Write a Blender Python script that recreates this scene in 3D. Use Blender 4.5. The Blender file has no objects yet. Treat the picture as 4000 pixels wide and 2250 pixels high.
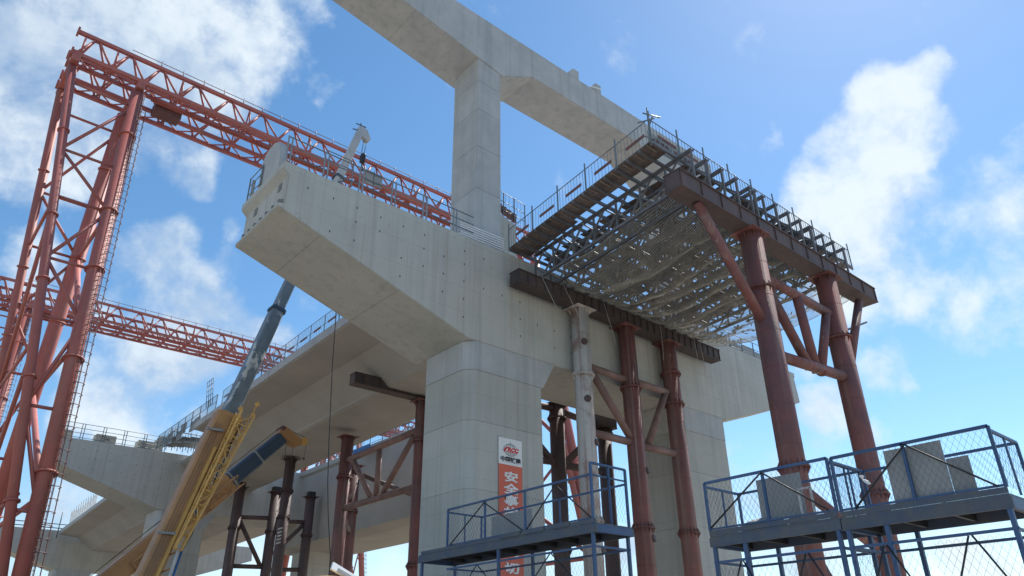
import bpy, bmesh, math, random
from mathutils import Vector, Matrix, noise
random.seed(7)
S = bpy.context.scene
COL = S.collection
D = bpy.data
V = Vector

# ------------------------------------------------------------------ camera
cam_d = D.cameras.new('camera'); cam = D.objects.new('camera', cam_d); COL.objects.link(cam)
cam_d.sensor_width = 36.0; cam_d.lens = 25.80; cam_d.clip_start = 0.1; cam_d.clip_end = 6000
RX = V((0.757819, -0.652390, -0.009879)); DN = V((0.291081, 0.351593, -0.889749)); FW = V((0.583937, 0.671394, 0.456342))
def set_cam(rx, dn, fw):
    cam.matrix_world = Matrix(((rx.x, -dn.x, -fw.x, 0), (rx.y, -dn.y, -fw.y, 0), (rx.z, -dn.z, -fw.z, 1.7), (0, 0, 0, 1)))
set_cam(RX, DN, FW)
S.camera = cam

# ------------------------------------------------------------------ sun, sky, exposure
SUN_AZ, SUN_EL = math.radians(11.0), math.radians(53.0)      # azimuth counted from +X towards +Y
sdir = V((math.cos(SUN_EL) * math.cos(SUN_AZ), math.cos(SUN_EL) * math.sin(SUN_AZ), math.sin(SUN_EL)))
sl = D.lights.new('sun', 'SUN'); so = D.objects.new('sun', sl); COL.objects.link(so)
sl.energy = 3.6; sl.angle = math.radians(0.53); sl.color = (1.0, 0.95, 0.87)
so.rotation_euler = sdir.to_track_quat('Z', 'Y').to_euler(); so.location = sdir * 200
S.view_settings.view_transform = 'Standard'; S.view_settings.look = 'None'
S.view_settings.exposure = 0.9; S.view_settings.gamma = 1.0; S.view_settings.use_curve_mapping = False

W = D.worlds.new('World'); S.world = W; W.use_nodes = True
nt = W.node_tree; nt.nodes.clear()
def N(t, **k):
    n = nt.nodes.new(t)
    for a, b in k.items(): setattr(n, a, b)
    return n
L = lambda a, b: nt.links.new(a, b)
out = N('ShaderNodeOutputWorld'); bg = N('ShaderNodeBackground'); L(bg.outputs[0], out.inputs[0])
sky = N('ShaderNodeTexSky', sky_type='NISHITA', sun_disc=False)
sky.sun_elevation = SUN_EL; sky.sun_rotation = math.pi / 2 - SUN_AZ
sky.air_density = 1.0; sky.dust_density = 0.15; sky.ozone_density = 1.3; sky.altitude = 0
tc = N('ShaderNodeTexCoord')
def wm(op, a, b=None, c=None, clamp=False):
    n = N('ShaderNodeMath', operation=op, use_clamp=clamp)
    for i, v in enumerate((a, b, c)):
        if v is None: continue
        if isinstance(v, (int, float)): n.inputs[i].default_value = v
        else: L(v, n.inputs[i])
    return n.outputs[0]
nrm = N('ShaderNodeVectorMath', operation='NORMALIZE'); L(tc.outputs['Generated'], nrm.inputs[0])
dirv = nrm.outputs[0]
# warp the direction a little so that no cloud keeps a round edge
wn = N('ShaderNodeTexNoise'); wn.inputs['Scale'].default_value = 8.0; wn.inputs['Detail'].default_value = 6
L(dirv, wn.inputs['Vector'])
ws = N('ShaderNodeVectorMath', operation='SUBTRACT'); L(wn.outputs['Color'], ws.inputs[0]); ws.inputs[1].default_value = (.5, .5, .5)
wsc = N('ShaderNodeVectorMath', operation='SCALE'); L(ws.outputs[0], wsc.inputs[0]); wsc.inputs['Scale'].default_value = 0.15
wa = N('ShaderNodeVectorMath', operation='ADD'); L(dirv, wa.inputs[0]); L(wsc.outputs[0], wa.inputs[1])
wnn = N('ShaderNodeVectorMath', operation='NORMALIZE'); L(wa.outputs[0], wnn.inputs[0])
# cumulus groups: (direction, angular radius in degrees, weight)
CL = [((.868, .228, .440), 6.5, .85), ((.890, .185, .415), 6.0, .72), ((.905, .150, .395), 4.5, .75), ((.852, .262, .452), 5.5, .85), ((.885, .150, .440), 4.0, .62), ((0.014, 0.845, 0.535), 5.6, 1.00), ((0.052, 0.774, 0.631), 7.0, 1.00), ((0.135, 0.733, 0.666), 6.8, 1.00), ((0.203, 0.703, 0.682), 4.6, 1.00), ((0.064, 0.831, 0.553), 4.9, 1.00), ((0.138, 0.812, 0.568), 3.7, 0.95), ((0.196, 0.814, 0.546), 2.0, 0.85), ((0.229, 0.666, 0.710), 2.8, 0.90), ((0.211, 0.742, 0.637), 2.2, 0.70), ((-0.019, 0.797, 0.603), 3.8, 1.00), ((0.263, 0.677, 0.687), 1.6, 0.55), ((0.048, 0.908, 0.417), 2.4, 0.90), ((0.191, 0.880, 0.435), 4.1, 1.00), ((0.247, 0.870, 0.427), 3.5, 0.95), ((0.180, 0.909, 0.377), 3.7, 1.00), ((0.241, 0.907, 0.346), 4.2, 1.00), ((0.306, 0.871, 0.384), 2.4, 0.75), ((0.161, 0.940, 0.301), 3.2, 0.90), ((0.219, 0.937, 0.273), 3.3, 0.80), ((0.089, 0.911, 0.402), 1.7, 0.70), ((0.349, 0.863, 0.365), 2.2, 0.70), ((0.270, 0.841, 0.469), 1.9, 0.60), ((0.290, 0.695, 0.657), 1.2, 0.55), ((0.364, 0.831, 0.421), 1.8, 0.50), ((0.256, 0.823, 0.508), 1.1, 0.50), ((0.782, 0.219, 0.583), 3.8, 1.00), ((0.780, 0.177, 0.601), 2.1, 0.85), ((0.807, 0.258, 0.531), 4.7, 1.00), ((0.813, 0.195, 0.549), 2.3, 0.80), ((0.791, 0.305, 0.531), 3.2, 0.95), ((0.842, 0.265, 0.469), 6.0, 1.00), ((0.800, 0.345, 0.491), 3.2, 0.95), ((0.843, 0.325, 0.429), 4.4, 1.00), ((0.873, 0.271, 0.406), 3.6, 1.00), ((0.882, 0.217, 0.418), 2.4, 0.85), ((0.857, 0.150, 0.493), 1.8, 0.60), ((0.888, 0.153, 0.433), 2.3, 0.65), ((0.736, 0.332, 0.590), 1.2, 0.50), ((0.897, 0.200, 0.395), 1.6, 0.60), ((0.871, 0.411, 0.268), 2.6, 0.85), ((0.887, 0.339, 0.313), 2.2, 0.70), ((0.893, 0.376, 0.249), 1.4, 0.60), ((0.827, 0.504, 0.250), 1.1, 0.60), ((0.753, 0.648, 0.115), 2.2, 0.80), ((0.819, 0.565, 0.103), 2.4, 0.80), ((0.944, 0.317, 0.093), 3.0, 0.85), ((0.752, 0.623, 0.215), 1.9, 0.60), ((0.845, 0.429, 0.319), 1.1, 0.50),
      ((.31, .95, .05), 16, .8), ((.86, .50, .05), 12, .8), ((.6, .8, .04), 14, .8)]
acc = None
for c, r, w in CL:
    dn_ = N('ShaderNodeVectorMath', operation='DOT_PRODUCT'); L(wnn.outputs[0], dn_.inputs[0]); dn_.inputs[1].default_value = V(c).normalized()
    mr = N('ShaderNodeMapRange', interpolation_type='SMOOTHSTEP'); L(dn_.outputs['Value'], mr.inputs['Value'])
    mr.inputs['From Min'].default_value = math.cos(math.radians(r * 1.25)); mr.inputs['From Max'].default_value = math.cos(math.radians(r * 0.25))
    mr.inputs['To Max'].default_value = w
    acc = mr.outputs[0] if acc is None else wm('SMOOTH_MAX', acc, mr.outputs[0], 0.12)
# everyday broken cumulus for the rest of the sky
gn = N('ShaderNodeTexNoise'); gn.inputs['Scale'].default_value = 2.2; gn.inputs['Detail'].default_value = 2; L(dirv, gn.inputs['Vector'])
gl = N('ShaderNodeVectorMath', operation='DOT_PRODUCT'); L(dirv, gl.inputs[0]); gl.inputs[1].default_value = V((.58, .667, .467))
outside = N('ShaderNodeMapRange'); L(gl.outputs['Value'], outside.inputs['Value'])
outside.inputs['From Min'].default_value = .55; outside.inputs['From Max'].default_value = .75
outside.inputs['To Min'].default_value = 1; outside.inputs['To Max'].default_value = 0
gen = wm('MULTIPLY', wm('MULTIPLY', wm('SUBTRACT', gn.outputs['Fac'], .42), 4.0, clamp=True), outside.outputs[0])
acc = wm('MAXIMUM', acc, gen)
fn = N('ShaderNodeTexNoise'); fn.inputs['Scale'].default_value = 11.0; fn.inputs['Detail'].default_value = 12; fn.inputs['Roughness'].default_value = .60
fn.inputs['Distortion'].default_value = .12; L(dirv, fn.inputs['Vector'])
offv = N('ShaderNodeVectorMath', operation='ADD'); L(dirv, offv.inputs[0]); offv.inputs[1].default_value = sdir * .035
fn2 = N('ShaderNodeTexNoise'); fn2.inputs['Scale'].default_value = 11.0; fn2.inputs['Detail'].default_value = 7; fn2.inputs['Roughness'].default_value = .55
fn2.inputs['Distortion'].default_value = .12; L(offv.outputs[0], fn2.inputs['Vector'])
lit = wm('MULTIPLY_ADD', wm('SUBTRACT', fn.outputs['Fac'], fn2.outputs['Fac']), 2.6, .0)
dens = wm('ADD', acc, wm('MULTIPLY', wm('SUBTRACT', fn.outputs['Fac'], .5), 2.5))
cm = N('ShaderNodeMapRange', interpolation_type='SMOOTHSTEP'); L(dens, cm.inputs['Value'])
cm.inputs['From Min'].default_value = .32; cm.inputs['From Max'].default_value = 1.3
# thin veil everywhere plus the clouds themselves
sn = N('ShaderNodeTexNoise'); sn.inputs['Scale'].default_value = 3.4; sn.inputs['Detail'].default_value = 5; L(dirv, sn.inputs['Vector'])
shade = N('ShaderNodeMapRange', interpolation_type='SMOOTHSTEP'); L(sn.outputs['Fac'], shade.inputs['Value'])
shade.inputs['From Min'].default_value = .38; shade.inputs['From Max'].default_value = .62
# clouds nearer the sun are whiter, those away from it greyer and bluer
sd = N('ShaderNodeVectorMath', operation='DOT_PRODUCT'); L(dirv, sd.inputs[0]); sd.inputs[1].default_value = sdir
near = N('ShaderNodeMapRange', interpolation_type='SMOOTHSTEP'); L(sd.outputs['Value'], near.inputs['Value'])
near.inputs['From Min'].default_value = .55; near.inputs['From Max'].default_value = .97
cc = N('ShaderNodeMix', data_type='RGBA'); cc.inputs[6].default_value = (.29, .36, .45, 1); cc.inputs[7].default_value = (.46, .51, .55, 1); L(wm('ADD', shade.outputs[0], lit, clamp=True), cc.inputs[0])
cc2 = N('ShaderNodeMix', data_type='RGBA'); L(wm('ADD', near.outputs[0], wm('MULTIPLY', lit, .6), clamp=True), cc2.inputs[0]); L(cc.outputs[2], cc2.inputs[6]); cc2.inputs[7].default_value = (.48, .53, .56, 1)
skys = N('ShaderNodeVectorMath', operation='SCALE'); L(sky.outputs[0], skys.inputs[0]); skys.inputs['Scale'].default_value = 0.092
skyb = N('ShaderNodeHueSaturation'); skyb.inputs['Saturation'].default_value = 1.2; skyb.inputs['Hue'].default_value = .494; L(skys.outputs[0], skyb.inputs['Color'])
fin = N('ShaderNodeMix', data_type='RGBA'); L(wm('MULTIPLY', cm.outputs[0], .93), fin.inputs[0]); L(skyb.outputs[0], fin.inputs[6]); L(cc2.outputs[2], fin.inputs[7])
L(fin.outputs[2], bg.inputs[0]); bg.inputs[1].default_value = 1.0

# ------------------------------------------------------------------ materials
def mat(name, col, rough=.6, metal=0.0, col2=None, nscale=2.0, streak=0.0, streak_col=None, bump=.0, bscale=30, var=0.0, panel=0.0, spots=0.0, spec=.5, runs=None, peel=None, mix=(.35, .65)):
    m = D.materials.new(name); m.use_nodes = True
    t = m.node_tree; b = t.nodes['Principled BSDF']
    n = lambda ty, **k: [x := t.nodes.new(ty), [setattr(x, a, c) for a, c in k.items()]][0]
    b.inputs['Roughness'].default_value = rough; b.inputs['Metallic'].default_value = metal
    b.inputs['Specular IOR Level'].default_value = spec
    tcn = n('ShaderNodeTexCoord'); oc = tcn.outputs['Object']
    cur = None
    rgb = n('ShaderNodeRGB'); rgb.outputs[0].default_value = (*col, 1); cur = rgb.outputs[0]
    def mixc(fac, a, c, bt='MIX'):
        x = n('ShaderNodeMix', data_type='RGBA', blend_type=bt)
        if isinstance(fac, (int, float)): x.inputs[0].default_value = fac
        else: t.links.new(fac, x.inputs[0])
        t.links.new(a, x.inputs[6])
        if isinstance(c, tuple): x.inputs[7].default_value = (*c, 1)
        else: t.links.new(c, x.inputs[7])
        return x.outputs[2]
    def nz(scale, detail=6, sc3=None, lo=.35, hi=.65, rough_=.6):
        v = oc
        if sc3:
            mp = n('ShaderNodeMapping'); mp.inputs['Scale'].default_value = sc3; t.links.new(v, mp.inputs[0]); v = mp.outputs[0]
        x = n('ShaderNodeTexNoise'); x.inputs['Scale'].default_value = scale; x.inputs['Detail'].default_value = detail; x.inputs['Roughness'].default_value = rough_
        t.links.new(v, x.inputs['Vector'])
        r = n('ShaderNodeMapRange'); r.inputs['From Min'].default_value = lo; r.inputs['From Max'].default_value = hi
        t.links.new(x.outputs['Fac'], r.inputs['Value']); return r.outputs[0]
    def mul(a, k):
        x = n('ShaderNodeMath', operation='MULTIPLY'); t.links.new(a, x.inputs[0])
        if isinstance(k, (int, float)): x.inputs[1].default_value = k
        else: t.links.new(k, x.inputs[1])
        return x.outputs[0]
    if col2: cur = mixc(nz(nscale, lo=mix[0], hi=mix[1]), cur, col2)
    if streak: cur = mixc(mul(nz(1.0, 5, (2.6, 2.6, .10), .5, .78), streak), cur, streak_col or tuple(c * .55 for c in col))
    if runs: cur = mixc(mul(nz(1.0, 4, (5.5, 5.5, .07), .60, .74), runs[0]), cur, runs[1])
    if spots: cur = mixc(mul(nz(5.5, 3, None, .66, .76), spots), cur, tuple(c * .45 for c in col))
    if panel:
        sx = n('ShaderNodeSeparateXYZ'); t.links.new(oc, sx.inputs[0])
        ad = n('ShaderNodeMath', operation='ADD'); t.links.new(sx.outputs[0], ad.inputs[0]); t.links.new(sx.outputs[1], ad.inputs[1])
        cx = n('ShaderNodeCombineXYZ'); t.links.new(ad.outputs[0], cx.inputs[0]); t.links.new(sx.outputs[2], cx.inputs[1])
        br = n('ShaderNodeTexBrick'); t.links.new(cx.outputs[0], br.inputs['Vector']); br.offset = 0.0
        br.inputs['Scale'].default_value = 1; br.inputs['Brick Width'].default_value = 2.44; br.inputs['Row Height'].default_value = 1.22
        br.inputs['Mortar Size'].default_value = .012; br.inputs['Mortar Smooth'].default_value = .6
        br.inputs['Color1'].default_value = (1, 1, 1, 1); br.inputs['Color2'].default_value = (.93, .93, .94, 1); br.inputs['Mortar'].default_value = (.58, .58, .58, 1)
        cur = mixc(panel, cur, br.outputs['Color'], 'MULTIPLY')
    if peel: cur = mixc(nz(.9, 9, (1, 1, .5), .54, .57, .7), cur, peel)
    if var:
        oi = n('ShaderNodeObjectInfo'); h = n('ShaderNodeHueSaturation'); t.links.new(cur, h.inputs['Color'])
        r = n('ShaderNodeMapRange'); r.inputs['To Min'].default_value = 1 - var; r.inputs['To Max'].default_value = 1 + var
        t.links.new(oi.outputs['Random'], r.inputs['Value']); t.links.new(r.outputs[0], h.inputs['Value']); cur = h.outputs[0]
    t.links.new(cur, b.inputs['Base Color'])
    if bump:
        x = n('ShaderNodeTexNoise'); x.inputs['Scale'].default_value = bscale; x.inputs['Detail'].default_value = 6; t.links.new(oc, x.inputs['Vector'])
        bp = n('ShaderNodeBump'); bp.inputs['Strength'].default_value = bump; bp.inputs['Distance'].default_value = .05
        t.links.new(x.outputs['Fac'], bp.inputs['Height']); t.links.new(bp.outputs[0], b.inputs['Normal'])
    return m
M = {}
M['conc'] = mat('concrete', (.418, .426, .40), .85, col2=(.475, .48, .455), nscale=.45, streak=.65, streak_col=(.30, .305, .29), runs=(.5, (.33, .27, .21)), bump=.25, bscale=9, var=.05, panel=.55, spots=.5, spec=.25)
M['conc_new'] = mat('concrete_fresh', (.38, .40, .41), .8, col2=(.45, .465, .475), nscale=.9, streak=.75, streak_col=(.28, .305, .33), runs=(.3, (.56, .57, .57)), bump=.2, bscale=9, var=.04, panel=.25, spots=.4, spec=.25)
M['conc_cream'] = mat('concrete_cream', (.52, .49, .41), .85, col2=(.45, .43, .37), nscale=.9, streak=.3, bump=.2, bscale=9, var=.06, spec=.2)
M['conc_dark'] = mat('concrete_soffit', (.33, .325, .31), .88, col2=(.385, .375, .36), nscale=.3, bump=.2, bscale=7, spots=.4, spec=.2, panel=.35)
M['hole'] = mat('rusty_recess', (.06, .05, .045), .9)
M['patch'] = mat('grout_patch', (.17, .175, .18), .95, col2=(.25, .25, .25), nscale=9, bump=.5, bscale=20)
M['pipe'] = mat('primer_red_pipe', (.215, .075, .068), .65, col2=(.125, .06, .06), nscale=.8, streak=.9, streak_col=(.25, .17, .145), runs=(.7, (.33, .29, .26)), bump=.2, bscale=14, var=.12, spots=.5)
M['pipe_br'] = mat('dusty_brace_pipe', (.24, .155, .135), .7, col2=(.17, .10, .09), nscale=1.4, streak=.3, bump=.1, bscale=14, var=.15, spots=.4)
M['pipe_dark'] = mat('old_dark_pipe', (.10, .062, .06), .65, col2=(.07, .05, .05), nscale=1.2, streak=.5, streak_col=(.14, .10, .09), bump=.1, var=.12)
M['pipe_white'] = mat('whitewashed_pipe', (.52, .50, .47), .7, col2=(.34, .24, .21), mix=(.52, .66), nscale=1.1, streak=1.0, streak_col=(.23, .10, .08), runs=(.9, (.20, .09, .075)), bump=.1, spots=.5)
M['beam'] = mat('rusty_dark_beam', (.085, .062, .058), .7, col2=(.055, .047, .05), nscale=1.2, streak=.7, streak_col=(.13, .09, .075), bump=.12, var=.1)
M['beam2'] = mat('primer_red_beam', (.105, .07, .07), .7, col2=(.075, .058, .063), nscale=1.0, streak=.5, streak_col=(.17, .12, .11), bump=.1, var=.1)
M['gantry'] = mat('red_gantry_paint', (.42, .12, .10), .6, col2=(.33, .105, .092), nscale=.6, streak=.8, streak_col=(.34, .17, .14), runs=(.6, (.17, .07, .055)), spots=.5, bump=.05, var=.1)
M['gantry_dk'] = mat('dark_red_steel', (.16, .07, .065), .6, col2=(.11, .055, .055), nscale=1.5, var=.1)
M['yellow'] = mat('yellow_crane_paint', (.47, .245, .095), .45, col2=(.34, .18, .075), nscale=.9, streak=.5, streak_col=(.30, .17, .07), bump=.04, var=.07)
M['yellow_lt'] = mat('pale_yellow_paint', (.68, .41, .12), .5, col2=(.54, .31, .09), nscale=1.5, var=.1)
M['boom'] = mat('blue_grey_boom', (.15, .19, .225), .45, col2=(.10, .135, .165), nscale=1.0, streak=.4, streak_col=(.16, .19, .21), peel=(.46, .48, .48), bump=.03)
M['boom_dk'] = mat('dark_blue_boom', (.025, .05, .085), .45, col2=(.035, .06, .09), nscale=1.2, bump=.03)
M['boom_white'] = mat('white_boom', (.48, .51, .53), .4, col2=(.38, .41, .43), nscale=1.1, bump=.02)
M['black'] = mat('black_steel', (.02, .021, .024), .55)
M['rope'] = mat('wire_rope', (.035, .035, .035), .6)
M['galv'] = mat('galvanised_steel', (.30, .32, .33), .5, .35, col2=(.22, .235, .245), nscale=3)
M['rail'] = mat('dark_grey_rail', (.12, .15, .18), .5, .1, col2=(.18, .21, .23), nscale=3, var=.15)
M['rail_w'] = mat('whitish_rail', (.55, .56, .55), .6, col2=(.42, .43, .43), nscale=2)
M['blue'] = mat('blue_frame_paint', (.024, .07, .19), .5, col2=(.045, .095, .19), nscale=3.0, streak=.45, streak_col=(.10, .13, .18), bump=.05, var=.12)
M['blue_dk'] = mat('worn_blue_deck', (.06, .085, .14), .6, col2=(.10, .11, .12), nscale=2.5, streak=.3, bump=.1, var=.1)
M['mesh'] = mat('mesh_wire', (.055, .075, .12), .5, .2)
M['sheet'] = mat('grey_cladding_sheet', (.30, .31, .31), .7, col2=(.25, .26, .27), nscale=1.6, bump=.05, var=.1)
M['wood'] = mat('formwork_plywood', (.19, .15, .135), .8, col2=(.12, .095, .09), nscale=1.5, bump=.1, var=.25)
M['wood_lt'] = mat('pale_batten', (.27, .225, .19), .8, col2=(.2, .165, .14), nscale=2, var=.2)
M['truss'] = mat('bailey_steel', (.155, .16, .175), .6, col2=(.11, .11, .125), nscale=2, var=.15)  # steel grey lightened, the haze of sun glare is put into this colour
M['net'] = mat('net_cord', (.55, .535, .48), .9, col2=(.40, .385, .34), nscale=1.2)
M['debris'] = mat('scrap_sheet', (.26, .245, .21), .9, col2=(.10, .095, .085), nscale=1.0)
M['toe'] = mat('red_brown_toe_board', (.19, .085, .07), .7, col2=(.12, .06, .055), nscale=2, var=.15)
M['white'] = mat('white_vinyl', (.78, .79, .80), .5, col2=(.70, .71, .72), nscale=1.5)
M['orange'] = mat('orange_red_vinyl', (.66, .135, .075), .5, col2=(.58, .12, .07), nscale=1.2)
M['ink'] = mat('black_print', (.025, .027, .04), .6)
M['red'] = mat('red_print', (.58, .035, .035), .55)
M['grey'] = mat('grey_print', (.30, .32, .34), .6)
M['tarp_blue'] = mat('blue_steel_sheet', (.02, .12, .33), .5)
M['ground'] = mat('dusty_ground', (.31, .265, .205), .95, col2=(.25, .215, .17), nscale=.15, bump=.4, bscale=2)
M['road'] = mat('site_road', (.33, .30, .26), .95, col2=(.27, .245, .21), nscale=.4, bump=.3, bscale=6)

# ------------------------------------------------------------------ mesh helpers
def org(o):
    v = V((0, 0, 0))
    while o is not None: v = v + o.location; o = o.parent
    return v
class MB:
    def __init__(s): s.v = []; s.f = []; s.sm = []
    def add(s, vs, fs, smooth=False):
        k = len(s.v); s.v += [tuple(x) for x in vs]
        for f in fs: s.f.append(tuple(i + k for i in f)); s.sm.append(smooth)
        return s
    def box(s, a, b):
        (x0, y0, z0), (x1, y1, z1) = [min(p, q) for p, q in zip(a, b)], [max(p, q) for p, q in zip(a, b)]
        return s.add([(x0, y0, z0), (x1, y0, z0), (x1, y1, z0), (x0, y1, z0), (x0, y0, z1), (x1, y0, z1), (x1, y1, z1), (x0, y1, z1)],
                     [(3, 2, 1, 0), (4, 5, 6, 7), (0, 1, 5, 4), (1, 2, 6, 5), (2, 3, 7, 6), (3, 0, 4, 7)])
    def frame(s, p, q, up=None):
        p = V(p); q = V(q); d = (q - p).normalized(); u = V(up) if up else (V((0, 0, 1)) if abs(d.z) < .95 else V((0, 1, 0)))
        r = d.cross(u).normalized(); u = r.cross(d).normalized(); return p, q, d, r, u
    def bar(s, p, q, w, h=None, up=None, w2=None, h2=None):
        h = w if h is None else h; w2 = w if w2 is None else w2; h2 = h if h2 is None else h2
        p, q, d, r, u = s.frame(p, q, up); vs = []
        for c, a, b in ((p, w, h), (q, w2, h2)):
            vs += [c - r * a / 2 - u * b / 2, c + r * a / 2 - u * b / 2, c + r * a / 2 + u * b / 2, c - r * a / 2 + u * b / 2]
        return s.add(vs, [(0, 1, 2, 3), (7, 6, 5, 4), (1, 0, 4, 5), (2, 1, 5, 6), (3, 2, 6, 7), (0, 3, 7, 4)])
    def tube(s, p, q, r, n=10, r2=None, caps=True):
        r2 = r if r2 is None else r2
        p, q, d, a, b = s.frame(p, q); k = len(s.v)
        for c, rr in ((p, r), (q, r2)):
            for i in range(n):
                t = 2 * math.pi * i / n; s.v.append(tuple(c + (a * math.cos(t) + b * math.sin(t)) * rr))
        for i in range(n):
            j = (i + 1) % n; s.f.append((k + i, k + n + i, k + n + j, k + j)); s.sm.append(n > 4)
        if caps:
            s.f.append(tuple(k + i for i in range(n))); s.sm.append(False)
            s.f.append(tuple(k + n + i for i in reversed(range(n)))); s.sm.append(False)
        return s
    def path(s, pts, r, n=6):
        for a, b in zip(pts, pts[1:]): s.tube(a, b, r, n, caps=False)
        return s
    def loft(s, loops, smooth=False, caps=True):
        n = len(loops[0]); k = len(s.v)
        for lp in loops: s.v += [tuple(p) for p in lp]
        for a in range(len(loops) - 1):
            for i in range(n):
                j = (i + 1) % n; s.f.append((k + a * n + i, k + a * n + j, k + (a + 1) * n + j, k + (a + 1) * n + i)); s.sm.append(smooth)
        if caps:
            s.f.append(tuple(k + i for i in reversed(range(n)))); s.sm.append(False)
            s.f.append(tuple(k + (len(loops) - 1) * n + i for i in range(n))); s.sm.append(False)
        return s
    def prism_y(s, prof, y0, y1):                       # profile in XZ
        return s.loft([[(x, y0, z) for x, z in prof], [(x, y1, z) for x, z in prof]])
    def prism_x(s, prof, x0, x1):                       # profile in YZ
        return s.loft([[(x0, y, z) for y, z in prof], [(x1, y, z) for y, z in prof]])
    def prism_z(s, prof, z0, z1):
        return s.loft([[(x, y, z0) for x, y in prof], [(x, y, z1) for x, y in prof]])
    def build(s, name, m, parent=None, bevel=0.0, kind=None):
        me = D.meshes.new(name); o0 = org(parent)
        me.from_pydata([tuple(V(v) - o0) for v in s.v], [], s.f)
        me.polygons.foreach_set('use_smooth', s.sm)
        bm = bmesh.new(); bm.from_mesh(me); bmesh.ops.recalc_face_normals(bm, faces=bm.faces)
        if bevel:
            es = [e for e in bm.edges if len(e.link_faces) == 2 and e.calc_face_angle(0) > .5]
            bmesh.ops.bevel(bm, geom=es, offset=bevel, segments=2, affect='EDGES', clamp_overlap=True)
        bm.to_mesh(me); bm.free()
        me.materials.append(M[m]); me.update()
        o = D.objects.new(name, me); COL.objects.link(o)
        if parent: o.parent = parent
        if kind: o['kind'] = kind
        return o
def tag(o, label=None, cat=None, group=None, kind=None):
    if label: o['label'] = label
    if cat: o['category'] = cat
    if group: o['group'] = group
    if kind: o['kind'] = kind
    return o
def thing(name, loc, label, cat, group=None):
    o = D.objects.new(name, None); COL.objects.link(o); o.location = loc; o.empty_display_size = .3
    return tag(o, label, cat, group)
def copy_tree(o, off=(0, 0, 0), label=None, parent=None):
    c = o.copy(); COL.objects.link(c)
    if parent is None: c.location = o.location + V(off)
    else: c.parent = parent
    if label: c['label'] = label
    for ch in o.children: copy_tree(ch, parent=c)
    return c
def lerp(a, b, t): return V(a) * (1 - t) + V(b) * t

# ================================================================== setting
g = MB(); g.box((-1500, -1500, -1.0), (1500, 1500, 0)).build('ground', 'ground', kind='structure')
MB().box((-60, -25, .004), (70, 21, .02)).build('road', 'road', kind='structure')

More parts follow.
